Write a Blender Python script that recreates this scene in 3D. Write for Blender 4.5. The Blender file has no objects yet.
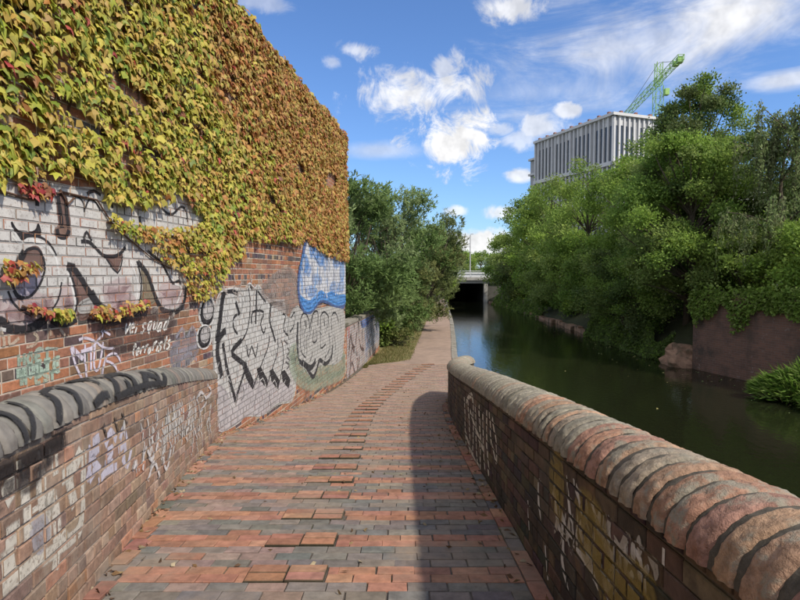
import bpy, math, random
import numpy as np
from mathutils import Vector, Matrix
from mathutils.geometry import tessellate_polygon
R = math.radians
random.seed(7); rng = np.random.default_rng(11)
scene = bpy.context.scene
col = scene.collection

# ------------------------------------------------------------------ camera
FPX = 570.0; EYE = np.array([0.0, 0.0, 3.5]); PITCH = math.atan(28.0 / FPX)
cam = bpy.data.cameras.new('camera'); cam.sensor_width = 36.0; cam.lens = FPX / 800 * 36.0
cam.clip_start = 0.05; cam.clip_end = 6000
camo = bpy.data.objects.new('camera', cam); col.objects.link(camo)
camo.location = EYE; camo.rotation_euler = (math.pi / 2 - PITCH, 0, 0); scene.camera = camo

# ------------------------------------------------------------------ light
SUN_EL, SUN_AZ = 46.0, 130.0          # azimuth clockwise from +Y (straight ahead)
sd = np.array([math.sin(R(SUN_AZ)) * math.cos(R(SUN_EL)), math.cos(R(SUN_AZ)) * math.cos(R(SUN_EL)), math.sin(R(SUN_EL))])
sl = bpy.data.lights.new('sun', 'SUN'); sl.energy = 2.05; sl.angle = R(2.2); sl.color = (1.0, 0.91, 0.76)
so = bpy.data.objects.new('sun', sl); col.objects.link(so)
so.rotation_euler = Vector(sd).to_track_quat('Z', 'Y').to_euler()
so.location = (20, 10, 40)
scene.view_settings.view_transform = 'Standard'; scene.view_settings.look = 'None'
scene.view_settings.exposure = 1.13; scene.view_settings.gamma = 1.0
scene.view_settings.use_curve_mapping = False

# ------------------------------------------------------------------ pixel helpers (photograph pixels, 800 x 600)
FW = np.array([0, math.cos(PITCH), -math.sin(PITCH)]); UP = np.array([0, math.sin(PITCH), math.cos(PITCH)])
RT = np.array([1.0, 0, 0])
def ray(px, py):
    d = FW + (px - 400) / FPX * RT - (py - 300) / FPX * UP
    return d / np.linalg.norm(d)
def proj(p):
    v = np.asarray(p, float) - EYE
    z = v @ FW
    if z < 0.05: return (-9999.0, -9999.0)
    return (400 + FPX * (v @ RT) / z, 300 - FPX * (v @ UP) / z)

# ------------------------------------------------------------------ world: sky and clouds
world = bpy.data.worlds.new('World'); scene.world = world; world.use_nodes = True
world.cycles.sampling_method = 'MANUAL'; world.cycles.sample_map_resolution = 512
nt = world.node_tree; nt.nodes.clear()
class NG:
    def __init__(s, tree): s.t = tree
    def n(s, typ, **kw):
        nd = s.t.nodes.new(typ)
        for k, v in kw.items(): setattr(nd, k, v)
        return nd
    def lk(s, a, b): s.t.links.new(a, b)
    def put(s, sock, v):
        if isinstance(v, bpy.types.NodeSocket): s.lk(v, sock)
        else: sock.default_value = v
    def math(s, op, a, b=0.0, c=None, clamp=False):
        nd = s.n('ShaderNodeMath', operation=op, use_clamp=clamp)
        s.put(nd.inputs[0], a); s.put(nd.inputs[1], b)
        if c is not None: s.put(nd.inputs[2], c)
        return nd.outputs[0]
    def dot(s, a, v):
        nd = s.n('ShaderNodeVectorMath', operation='DOT_PRODUCT')
        s.put(nd.inputs[0], a); nd.inputs[1].default_value = tuple(v); return nd.outputs['Value']
    def smooth(s, v, lo, hi, a=0.0, b=1.0):
        nd = s.n('ShaderNodeMapRange', interpolation_type='SMOOTHSTEP')
        s.put(nd.inputs[0], v); nd.inputs[1].default_value = lo; nd.inputs[2].default_value = hi
        nd.inputs[3].default_value = a; nd.inputs[4].default_value = b; return nd.outputs[0]
    def noise(s, vec, scale, detail=4.0, rough=0.55, dist=0.0, dims='3D'):
        nd = s.n('ShaderNodeTexNoise'); nd.noise_dimensions = dims
        if vec is not None: s.put(nd.inputs['Vector'], vec)
        nd.inputs['Scale'].default_value = scale; nd.inputs['Detail'].default_value = detail
        nd.inputs['Roughness'].default_value = rough; nd.inputs['Distortion'].default_value = dist
        return nd
    def mix(s, fac, a, b, blend='MIX'):
        nd = s.n('ShaderNodeMix', data_type='RGBA', blend_type=blend)
        s.put(nd.inputs[0], fac)
        for sock, v in ((nd.inputs[6], a), (nd.inputs[7], b)):
            if isinstance(v, (tuple, list)): sock.default_value = tuple(v) + ((1.0,) if len(v) == 3 else ())
            else: s.lk(v, sock)
        return nd.outputs[2]
    def mapping(s, vec, scale=(1, 1, 1), loc=(0, 0, 0), rot=(0, 0, 0)):
        nd = s.n('ShaderNodeMapping'); s.put(nd.inputs[0], vec)
        nd.inputs['Scale'].default_value = scale; nd.inputs['Location'].default_value = loc; nd.inputs['Rotation'].default_value = rot
        return nd.outputs[0]
W = NG(nt)
sky = W.n('ShaderNodeTexSky', sky_type='NISHITA'); sky.sun_disc = False
sky.sun_elevation = R(SUN_EL); sky.sun_rotation = R(SUN_AZ); sky.air_density = 1.0; sky.dust_density = 0.5; sky.ozone_density = 3.0
tc = W.n('ShaderNodeTexCoord'); D = tc.outputs['Generated']
n1 = W.noise(D, 17.0, 7.0, 0.66, 0.6).outputs['Fac']
n2 = W.noise(W.mapping(D, (3.0, 3.0, 9.0), rot=(0.0, R(20), 0.0)), 1.6, 6.0, 0.66, 0.8).outputs['Fac']
n3 = W.noise(D, 26.0, 3.0, 0.6, 0.0).outputs['Fac']
def blob(cx, cy, rx, ry, noise, amp, soft, opac):
    c = ray(cx, cy); r = np.cross(c, [0, 0, 1.0]); r /= np.linalg.norm(r); u = np.cross(r, c)
    k = np.linalg.norm(FW + (cx - 400) / FPX * RT - (cy - 300) / FPX * UP) * FPX
    a = W.math('DIVIDE', W.dot(D, r), rx / k); b = W.math('DIVIDE', W.dot(D, u), ry / k)
    d = W.math('SQRT', W.math('ADD', W.math('MULTIPLY', a, a), W.math('MULTIPLY', b, b)))
    front = W.math('GREATER_THAN', W.dot(D, c), 0.5)
    v = W.math('SUBTRACT', 1.0, d)
    v = W.math('ADD', v, W.math('MULTIPLY', W.math('SUBTRACT', noise, 0.5), amp))
    return W.math('MULTIPLY', W.math('MULTIPLY', W.smooth(v, 0.05, soft), opac), front)
cum = [(405, 97, 62, 28, n1, 3.2, .95, .88), (452, 85, 50, 28, n1, 3.2, .95, .85), (452, 140, 60, 39, n1, 2.6, .60, .97),
       (443, 70, 18, 16, n1, 2.2, .6, .6), (357, 50, 26, 12, n1, 2.4, .7, .6), (332, 62, 14, 9, n1, 2.4, .8, .4),
       (515, 8, 42, 20, n1, 2.0, .7, .8), (568, 110, 17, 11, n1, 2.0, .6, .75), (540, 127, 32, 16, n1, 2.2, .7, .7),
       (520, 140, 28, 16, n1, 2.0, .7, .55), (520, 176, 20, 10, n1, 1.6, .6, .8), (503, 212, 24, 10, n1, 1.6, .6, .8),
       (457, 211, 15, 8, n1, 1.6, .6, .75), (465, 243, 70, 17, n1, 1.4, .5, .95), (480, 250, 50, 14, n1, 1.0, .5, .9),
       (500, 130, 24, 10, n1, 2.0, .7, .5), (258, 2, 40, 12, n1, 2.4, .8, .35)]
cir = [(380, 150, 60, 12, n2, 1.2, 1.0, .45), (640, 45, 200, 60, n2, 2.0, 1.2, .75), (740, 15, 150, 65, n2, 1.6, 1.0, .88), (560, 90, 130, 50, n2, 2.4, 1.3, .50),
       (790, 80, 60, 16, n2, 1.8, .9, .65), (500, 95, 90, 35, n2, 2.6, 1.4, .30)]
m = None
for b in cum + cir:
    v = blob(*b); m = v if m is None else W.math('MAXIMUM', m, v)
# denser cloud over the unseen rest of the sky, added for ambient fill
gz = W.n('ShaderNodeSeparateXYZ'); W.lk(D, gz.inputs[0])
gen = W.smooth(W.noise(W.mapping(D, (1, 1, 2.2), loc=(3.1, .4, .2)), 3.4, 5.0, 0.6, 0.3).outputs['Fac'], .37, .57)
away = W.smooth(W.dot(D, ray(420, 120)), 0.72, 0.86, 1.0, 0.0)
m = W.math('MAXIMUM', m, W.math('MULTIPLY', W.math('MULTIPLY', gen, away), .92))
shade = W.smooth(n3, .3, .7, .78, 1.10)
cloudcol = W.n('ShaderNodeVectorMath', operation='SCALE'); cloudcol.inputs[0].default_value = (3.15, 3.12, 3.1); W.lk(shade, cloudcol.inputs['Scale'])
hue = W.mix(1.0, sky.outputs[0], (0.33, 0.42, 0.55), 'MULTIPLY')
bg = W.n('ShaderNodeBackground'); bg.inputs['Strength'].default_value = 0.15
W.lk(W.mix(m, hue, cloudcol.outputs[0]), bg.inputs['Color'])
wo = W.n('ShaderNodeOutputWorld'); W.lk(bg.outputs[0], wo.inputs[0])

# ------------------------------------------------------------------ materials
MATS = {}
def surf_mat(name, color=None, var=0.25, scale=12.0, rough=0.85, bump=0.3, bscale=60.0, bdist=0.004, dirt=None, dscale=1.5, dlo=.5, dhi=.7,
             dirt2=None, d2scale=4.0, d2lo=.55, d2hi=.7, spec=0.3, transl=0.0, stretch=None):
    """base colour from the 'Col' attribute (or one colour) + noise variation + stains with their own shape + fine relief"""
    mt = bpy.data.materials.new(name); mt.use_nodes = True; t = mt.node_tree; t.nodes.clear(); g = NG(t)
    geo = g.n('ShaderNodeNewGeometry').outputs['Position']
    if stretch: geo = g.mapping(geo, stretch)
    if color is None:
        at = g.n('ShaderNodeAttribute'); at.attribute_name = 'Col'; base = at.outputs['Color']
    else:
        rgb = g.n('ShaderNodeRGB'); rgb.outputs[0].default_value = tuple(color) + (1,); base = rgb.outputs[0]
    nv = g.noise(geo, scale, 6.0, 0.65).outputs['Fac']
    k = g.smooth(nv, .25, .75, 1 - var, 1 + var)
    sc = g.n('ShaderNodeVectorMath', operation='SCALE'); g.lk(base, sc.inputs[0]); g.lk(k, sc.inputs['Scale']); c = sc.outputs[0]
    if dirt: c = g.mix(g.smooth(g.noise(geo, dscale, 7.0, .65, .3).outputs['Fac'], dlo, dhi), c, dirt)
    if dirt2: c = g.mix(g.smooth(g.noise(g.mapping(geo, loc=(7, 3, 1)), d2scale, 7.0, .7, .5).outputs['Fac'], d2lo, d2hi), c, dirt2)
    bs = g.n('ShaderNodeBsdfPrincipled'); g.lk(c, bs.inputs['Base Color']); bs.inputs['Roughness'].default_value = rough
    bs.inputs['Specular IOR Level'].default_value = spec
    if bump:
        bp = g.n('ShaderNodeBump'); bp.inputs['Strength'].default_value = bump; bp.inputs['Distance'].default_value = bdist
        g.lk(g.noise(geo, bscale, 5.0, .7).outputs['Fac'], bp.inputs['Height']); g.lk(bp.outputs[0], bs.inputs['Normal'])
    out = g.n('ShaderNodeOutputMaterial')
    if transl:
        tr = g.n('ShaderNodeBsdfTranslucent'); g.lk(c, tr.inputs[0])
        ms = g.n('ShaderNodeMixShader'); ms.inputs[0].default_value = transl
        g.lk(bs.outputs[0], ms.inputs[1]); g.lk(tr.outputs[0], ms.inputs[2]); g.lk(ms.outputs[0], out.inputs[0])
    else: g.lk(bs.outputs[0], out.inputs[0])
    MATS[name] = mt; return mt
def paint_mat(name, lo=.28, hi=.5, minimum=.35):
    mt = bpy.data.materials.new(name); mt.use_nodes = True; t = mt.node_tree; t.nodes.clear(); g = NG(t)
    geo = g.n('ShaderNodeNewGeometry').outputs['Position']
    at = g.n('ShaderNodeAttribute'); at.attribute_name = 'Col'
    wear = g.smooth(g.noise(geo, 38.0, 6.0, .75).outputs['Fac'], lo, hi, minimum, 1.0)
    tone = g.smooth(g.noise(geo, 6.0, 5.0, .6).outputs['Fac'], .25, .75, .82, 1.12)
    sc = g.n('ShaderNodeVectorMath', operation='SCALE'); g.lk(at.outputs['Color'], sc.inputs[0]); g.lk(tone, sc.inputs['Scale'])
    bs = g.n('ShaderNodeBsdfPrincipled'); g.lk(sc.outputs[0], bs.inputs['Base Color']); bs.inputs['Roughness'].default_value = .7
    bp = g.n('ShaderNodeBump'); bp.inputs['Strength'].default_value = .3; bp.inputs['Distance'].default_value = .003
    g.lk(g.noise(geo, 80.0, 4.0, .7).outputs['Fac'], bp.inputs['Height']); g.lk(bp.outputs[0], bs.inputs['Normal'])
    tr = g.n('ShaderNodeBsdfTransparent'); ms = g.n('ShaderNodeMixShader')
    g.lk(g.math('MULTIPLY', at.outputs['Alpha'], wear), ms.inputs[0]); g.lk(tr.outputs[0], ms.inputs[1]); g.lk(bs.outputs[0], ms.inputs[2])
    out = g.n('ShaderNodeOutputMaterial'); g.lk(ms.outputs[0], out.inputs[0]); MATS[name] = mt; return mt
surf_mat('wall_brick', None, .28, 22, .9, .7, 60, .005, (.12, .09, .08), 1.3, .52, .80, (.40, .35, .31), 5.0, .56, .78)
surf_mat('parapet_brick', None, .3, 22, .9, .7, 60, .005, (.31, .25, .20), 2.6, .46, .74, (.10, .075, .065), 6.0, .56, .75)
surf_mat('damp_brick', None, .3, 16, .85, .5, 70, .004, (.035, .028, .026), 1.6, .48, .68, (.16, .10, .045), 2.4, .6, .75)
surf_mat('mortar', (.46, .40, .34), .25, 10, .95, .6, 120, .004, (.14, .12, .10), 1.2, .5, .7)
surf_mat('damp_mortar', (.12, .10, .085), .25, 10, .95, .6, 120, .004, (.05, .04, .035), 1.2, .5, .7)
surf_mat('paver_brick', None, .28, 14, .9, .7, 70, .005, (.28, .215, .165), 1.3, .46, .82, (.10, .082, .068), 7.0, .58, .78)
surf_mat('joint_sand', (.12, .10, .085), .3, 15, .95, .6, 150, .004, (.07, .085, .03), 2.0, .52, .66)
surf_mat('coping_brick', None, .38, 32, .95, 1.0, 45, .012, (.275, .245, .195), 8.0, .48, .60, (.10, .08, .06), 16.0, .58, .72)
surf_mat('coping_mortar', (.085, .075, .062), .4, 30, .95, .7, 90, .005, (.10, .085, .075), 4, .5, .65)
surf_mat('painted_coping', None, .18, 14, .8, .5, 60, .004, (.18, .165, .15), 3.0, .58, .74)
surf_mat('tarmac', (.32, .235, .19), .16, 3.0, .95, .5, 120, .004, (.22, .165, .14), .5, .45, .7)
surf_mat('soil', (.13, .105, .07), .3, 4, .95, .6, 40, .02)
surf_mat('grass_ground', (.17, .16, .065), .3, 6, .95, .6, 60, .02, (.24, .19, .09), 2.0, .45, .65)
surf_mat('ground', (.055, .06, .03), .3, .6, .95, .5, 8, .05)
surf_mat('stone', (.26, .24, .21), .25, 5, .9, .6, 30, .01, (.10, .10, .07), 1.5, .5, .7)
surf_mat('leaf', None, .12, 30, .5, 0, transl=.32, spec=.35)
surf_mat('tree_leaf', None, .10, 3, .6, 0, transl=.48, spec=.2)
surf_mat('bark', (.10, .08, .06), .3, 20, .95, .7, 40, .01)
surf_mat('stem', (.12, .07, .05), .3, 20, .9, .5, 60, .004)
surf_mat('concrete', (.36, .35, .33), .12, 2.0, .9, .4, 30, .004, (.22, .21, .19), .6, .55, .75)
surf_mat('dark_concrete', (.09, .088, .08), .2, 2.0, .95, .4, 30, .004)
surf_mat('pale_metal', (.55, .57, .60), .06, 3, .45, 0)
surf_mat('cladding', (.60, .60, .61), .06, 1.0, .55, 0)
surf_mat('grey_cladding', (.36, .365, .38), .06, 1.0, .5, 0)
surf_mat('window_glass', (.035, .045, .06), .1, .5, .12, 0, spec=.6)
surf_mat('white_render', (.62, .62, .62), .05, 1.0, .8, 0)
surf_mat('rust', (.26, .12, .09), .2, 3, .8, 0)
surf_mat('crane_green', (.34, .56, .18), .08, 3, .5, 0)
surf_mat('lead', (.10, .10, .11), .15, 5, .6, .3, 20, .004)
surf_mat('slate', (.09, .09, .10), .2, 5, .7, .3, 20, .004)
surf_mat('dead_leaf', None, .2, 30, .8, 0, transl=.1)
surf_mat('rock', (.34, .21, .14), .3, 3, .95, .8, 14, .03, (.10, .08, .05), 1.6, .45, .65)
paint_mat('spray_paint'); paint_mat('faded_paint', .34, .52, .25)
def brick_tex_mat(name, c1, c2, mort, scale=1.0, stain=(.05, .045, .04)):
    mt = bpy.data.materials.new(name); mt.use_nodes = True; t = mt.node_tree; t.nodes.clear(); g = NG(t)
    uv = g.n('ShaderNodeAttribute'); uv.attribute_name = 'ST'
    br = g.n('ShaderNodeTexBrick'); g.lk(uv.outputs['Vector'], br.inputs['Vector'])
    br.inputs['Color1'].default_value = c1 + (1,); br.inputs['Color2'].default_value = c2 + (1,); br.inputs['Mortar'].default_value = mort + (1,)
    br.inputs['Scale'].default_value = 1.0; br.inputs['Brick Width'].default_value = .225; br.inputs['Row Height'].default_value = .076
    br.inputs['Mortar Size'].default_value = .006; br.inputs['Mortar Smooth'].default_value = .3
    geo = g.n('ShaderNodeNewGeometry').outputs['Position']
    c = g.mix(g.smooth(g.noise(geo, 1.2, 7, .7).outputs['Fac'], .45, .7), br.outputs['Color'], stain)
    c = g.mix(g.smooth(g.noise(g.mapping(geo, loc=(4, 2, 8)), 6.0, 7, .75).outputs['Fac'], .60, .68), c, (.30, .25, .23))
    bs = g.n('ShaderNodeBsdfPrincipled'); g.lk(c, bs.inputs['Base Color']); bs.inputs['Roughness'].default_value = .9
    bp = g.n('ShaderNodeBump'); bp.inputs['Strength'].default_value = .8; bp.inputs['Distance'].default_value = .01; bp.invert = True
    g.lk(br.outputs['Fac'], bp.inputs['Height']); g.lk(bp.outputs[0], bs.inputs['Normal'])
    out = g.n('ShaderNodeOutputMaterial'); g.lk(bs.outputs[0], out.inputs[0]); MATS[name] = mt
brick_tex_mat('far_brick', (.22, .115, .08), (.15, .085, .065), (.21, .17, .14), stain=(.07, .055, .045))
# water
mt = bpy.data.materials.new('water'); mt.use_nodes = True; g = NG(mt.node_tree); mt.node_tree.nodes.clear()
geo = g.n('ShaderNodeNewGeometry').outputs['Position']
bs = g.n('ShaderNodeBsdfPrincipled'); bs.inputs['Base Color'].default_value = (.011, .013, .006, 1); bs.inputs['Roughness'].default_value = .04
bs.inputs['IOR'].default_value = 1.333
bp = g.n('ShaderNodeBump'); bp.inputs['Strength'].default_value = .20; bp.inputs['Distance'].default_value = .03
wn = g.noise(g.mapping(geo, (1.0, .8, 1)), 6.0, 3.0, .5, .3).outputs['Fac']
g.lk(wn, bp.inputs['Height']); g.lk(bp.outputs[0], bs.inputs['Normal'])
out = g.n('ShaderNodeOutputMaterial'); g.lk(bs.outputs[0], out.inputs[0]); MATS['water'] = mt

# ------------------------------------------------------------------ object helpers
def tag(o, label=None, cat=None, group=None, kind=None):
    if label: o['label'] = label
    if cat: o['category'] = cat
    if group: o['group'] = group
    if kind: o['kind'] = kind
    return o
def empty(name, loc=(0, 0, 0)):
    o = bpy.data.objects.new(name, None); col.objects.link(o); o.location = loc; o.empty_display_size = .2; return o
def link_mesh(name, me, mat, parent=None):
    if mat: me.materials.append(MATS[mat])
    o = bpy.data.objects.new(name, me); col.objects.link(o)
    if parent is not None:
        o.parent = parent; o.matrix_parent_inverse = Matrix.Translation(parent.location).inverted() if parent.type == 'EMPTY' else Matrix.Identity(4)
    return o
class MB:
    """collects verts / faces / colours, builds ONE mesh object (world coordinates)"""
    def __init__(s): s.v = []; s.f = []; s.c = []; s.st = []
    def add(s, vs, fs, c=(1, 1, 1, 1), st=None):
        b = len(s.v); s.v.extend(vs); s.f.extend([tuple(b + i for i in f) for f in fs])
        if isinstance(c, list): s.c.extend(c)
        else: s.c.extend([tuple(c) + ((1.0,) if len(c) == 3 else ())] * len(vs))
        s.st.extend(st if st else [(0, 0, 0)] * len(vs))
    def box(s, c, size, rz=0.0, color=(1, 1, 1), M=None):
        x, y, z = [h / 2 for h in size]; cs, sn = math.cos(rz), math.sin(rz)
        vs = []
        for dx, dy, dz in ((-x, -y, -z), (x, -y, -z), (x, y, -z), (-x, y, -z), (-x, -y, z), (x, -y, z), (x, y, z), (-x, y, z)):
            vs.append((c[0] + dx * cs - dy * sn, c[1] + dx * sn + dy * cs, c[2] + dz))
        s.add(vs, [(0, 3, 2, 1), (4, 5, 6, 7), (0, 1, 5, 4), (1, 2, 6, 5), (2, 3, 7, 6), (3, 0, 4, 7)], color)
    def tube(s, pts, rad, n=6, color=(1, 1, 1), cap=True):
        pts = [np.asarray(p, float) for p in pts]; rings = []
        if not hasattr(rad, '__len__'): rad = [rad] * len(pts)
        vs = []; fs = []
        for i, p in enumerate(pts):
            t = pts[min(i + 1, len(pts) - 1)] - pts[max(i - 1, 0)]; t = t / (np.linalg.norm(t) + 1e-9)
            a = np.cross(t, [0, 0, 1.0]) if abs(t[2]) < .9 else np.cross(t, [1.0, 0, 0]); a /= np.linalg.norm(a); b = np.cross(t, a)
            for k in range(n):
                th = 2 * math.pi * k / n; vs.append(tuple(p + rad[i] * (math.cos(th) * a + math.sin(th) * b)))
        for i in range(len(pts) - 1):
            for k in range(n): fs.append((i * n + k, i * n + (k + 1) % n, (i + 1) * n + (k + 1) % n, (i + 1) * n + k))
        if cap: fs.append(tuple(range(n))); fs.append(tuple(range((len(pts) - 1) * n, len(pts) * n)))
        s.add(vs, fs, color)
    def mesh(s, name):
        me = bpy.data.meshes.new(name); me.from_pydata(s.v, [], s.f)
        a = me.color_attributes.new('Col', 'FLOAT_COLOR', 'POINT'); a.data.foreach_set('color', np.asarray(s.c, np.float32).ravel())
        if any(q != (0, 0, 0) for q in s.st[:8]):
            b = me.attributes.new('ST', 'FLOAT_VECTOR', 'POINT'); b.data.foreach_set('vector', np.asarray(s.st, np.float32).ravel())
        me.update(); return me
    def build(s, name, mat, parent=None, smooth=False):
        me = s.mesh(name)
        if smooth: me.polygons.foreach_set('use_smooth', [True] * len(me.polygons))
        return link_mesh(name, me, mat, parent)
def np_mesh(name, V, Fq, C, mat, parent=None):
    """fast mesh of equal-sized polygons"""
    k = Fq.shape[1]; me = bpy.data.meshes.new(name)
    me.vertices.add(len(V)); me.vertices.foreach_set('co', V.astype(np.float32).ravel())
    me.loops.add(Fq.size); me.loops.foreach_set('vertex_index', Fq.astype(np.int32).ravel())
    me.polygons.add(len(Fq)); me.polygons.foreach_set('loop_start', np.arange(0, Fq.size, k, dtype=np.int32))
    a = me.color_attributes.new('Col', 'FLOAT_COLOR', 'POINT')
    a.data.foreach_set('color', np.concatenate([C, np.ones((len(C), 1))], 1).astype(np.float32).ravel())
    me.update(calc_edges=True); return link_mesh(name, me, mat, parent)
def cat_rom(keys, x):
    ks = sorted(keys)
    if x <= ks[0][0]: return ks[0][1] + (x - ks[0][0]) * (ks[1][1] - ks[0][1]) / (ks[1][0] - ks[0][0])
    if x >= ks[-1][0]: return ks[-1][1]
    for i in range(len(ks) - 1):
        if ks[i][0] <= x <= ks[i + 1][0]: break
    (x0, y0), (x1, y1) = ks[i], ks[i + 1]; h = x1 - x0; t = (x - x0) / h
    m0 = (y1 - ks[i - 1][1]) / (x1 - ks[i - 1][0]) if i > 0 else (y1 - y0) / h
    m1 = (ks[i + 2][1] - y0) / (ks[i + 2][0] - x0) if i + 2 < len(ks) else 0.0
    return (2*t**3 - 3*t**2 + 1) * y0 + (t**3 - 2*t**2 + t) * h * m0 + (-2*t**3 + 3*t**2) * y1 + (t**3 - t**2) * h * m1

# ------------------------------------------------------------------ plan of the place (metres, water level z = 0)
DROP = [(-4, 1.08), (0, 1.38), (3, 1.66), (6, 2.0), (9.6, 2.47), (13, 2.85), (16, 3.06), (19.5, 3.15), (25, 3.15)]
ZG = {}
def zp(y):
    k = round(y, 3)
    if k not in ZG: ZG[k] = 3.5 - cat_rom(DROP, y)
    return ZG[k]
def wall_x(y): return -3.2 + .1018 * y
RIN = [(-4, .77), (0, .78), (3, .78), (6.3, .80), (8.5, .84), (10, .89), (11.3, .97), (12.3, 1.12), (13.2, 1.38), (13.8, 1.68), (14.1, 2.0)]
def lpar_x(y): return -1.63 - .178 * (y - 3)
LEND = 7.55
def path_left(y):
    if y < LEND: return lpar_x(y)
    if y < 19.0: return wall_x(y)
    if y < 20.2: return wall_x(19) + (y - 19) / 1.2 * (.35 - wall_x(19))
    return .35 + (y - 20.2) * .083
def path_right(y):
    if y < 11.3: return cat_rom(RIN, y)
    return cat_rom([(11.3, .97), (12.5, 1.2), (14.1, 1.75), (17, 1.92), (20.7, 2.07), (26.4, 2.55), (37, 3.4), (54, 4.5), (90, 7.0)], y)
def bank_x(y): return cat_rom([(-30, 16), (8, 13.6), (12, 12.9), (16.5, 11.7), (20.8, 10.6), (26, 10.4), (40, 10.7), (58, 10.5), (66, 10.2), (110, 10.2)], y)

# ground sheet with the canal trench cut into it
xs = [-1500, -400, -120, -40, -12]; ys = [-600, -120, -40, -20, -10] + [float(k) for k in range(-8, 100, 2)] + [110, 130, 170, 260, 500, 1000, 3000]
V = []; NX = 0
for y in ys:
    pr = path_right(min(max(y, -4), 90)) ; bx = bank_x(min(max(y, -30), 100))
    row = [(x, .25) for x in xs] + [(-3.0, .25), (pr - .25, .25), (pr - .2, -1.2), (bx + .15, -1.2), (bx + .2, .35), (bx + 1.2, .9), (bx + 2.6, 2.2), (bx + 6, 2.4), (40, 2.4), (120, 2.4), (400, 2.4), (1500, 2.4)]
    NX = len(row); V += [(x, y, z) for x, z in row]
Fc = [(j * NX + i, j * NX + i + 1, (j + 1) * NX + i + 1, (j + 1) * NX + i) for j in range(len(ys) - 1) for i in range(NX - 1)]
mb = MB(); mb.add(V, Fc); tag(mb.build('ground', 'ground'), kind='structure')
mb = MB(); ws = [float(k) for k in range(-30, 101, 2)]
mb.add([p for y in ws for p in ((path_right(min(max(y, -4), 90)) - .24, y, 0.0), (bank_x(y) + .19, y, 0.0))], [(2*i, 2*i+1, 2*i+3, 2*i+2) for i in range(len(ws) - 1)])
tag(mb.build('water', 'water'), kind='structure')

# ------------------------------------------------------------------ brick surfaces
def in_frame(p, pad=6):
    return -pad < p[0] < 800 + pad and -pad < p[1] < 600 + pad
def jit(c, a, b=.0):
    k = 1 + random.uniform(-a, a); return tuple(max(.01, min(.9, x * k + random.uniform(-b, b))) for x in c)
def pick(choices):
    r = random.random() * sum(w for w, _ in choices)
    for w, c in choices:
        r -= w
        if r <= 0: return c
    return choices[-1][1]
def brick_geo(P, s0, s1, t0, t1, d, c=.004, back=-.01):
    j = lambda: random.uniform(-.0018, .0018)
    a = [(s0 + j(), t0 + j()), (s1 + j(), t0 + j()), (s1 + j(), t1 + j()), (s0 + j(), t1 + j())]
    sx = (s0 + s1) / 2; tx = (t0 + t1) / 2
    ins = [(s + (c if s < sx else -c), t + (c if t < tx else -c)) for s, t in a]
    vs = [P(s, t, back) for s, t in a] + [P(s, t, d - c) for s, t in a] + [P(s, t, d) for s, t in ins]
    fs = [(8, 9, 10, 11)]
    for k in range(4):
        n = (k + 1) % 4; fs += [(k, n, 4 + n, 4 + k), (4 + k, 4 + n, 8 + n, 8 + k)]
    return vs, fs
def lay_bricks(P, bricks, parent, mat, name='brick', limit=300, visible=None, c=.004):
    """bricks: (s0,s1,t0,t1,depth,colour). The ones that show largest become parts of their own, the rest one stuff part."""
    rank = []
    for i, b in enumerate(bricks):
        q = [proj(P(s, t, b[4])) for s, t in ((b[0], b[2]), (b[1], b[2]), (b[1], b[3]), (b[0], b[3]))]
        ctr = (sum(p[0] for p in q) / 4, sum(p[1] for p in q) / 4)
        if not in_frame(ctr, 0) or (visible and not visible(ctr)): continue
        ar = abs(sum(q[k][0] * q[(k + 1) % 4][1] - q[(k + 1) % 4][0] * q[k][1] for k in range(4))) / 2
        rank.append((ar, i))
    vcol = (lambda q: [(.045, .04, .025, 1)] * 8 + [tuple(q) + (1.0,)] * 4) if name == 'rib_brick' else (lambda q: q)   # rib bricks: dark sides, brick colour on the top face
    rank.sort(reverse=True); own = set(i for _, i in rank[:limit]); rest = MB()
    for i, b in enumerate(bricks):
        vs, fs = brick_geo(P, *b[:5], c=c)
        if i in own:
            m1 = MB(); m1.add(vs, fs, vcol(b[5])); m1.build(name, mat, parent)
        else: rest.add(vs, fs, vcol(b[5]))
    if rest.v: tag(rest.build(name + 'work', mat, parent), kind='stuff')
    return len(own)
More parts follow.
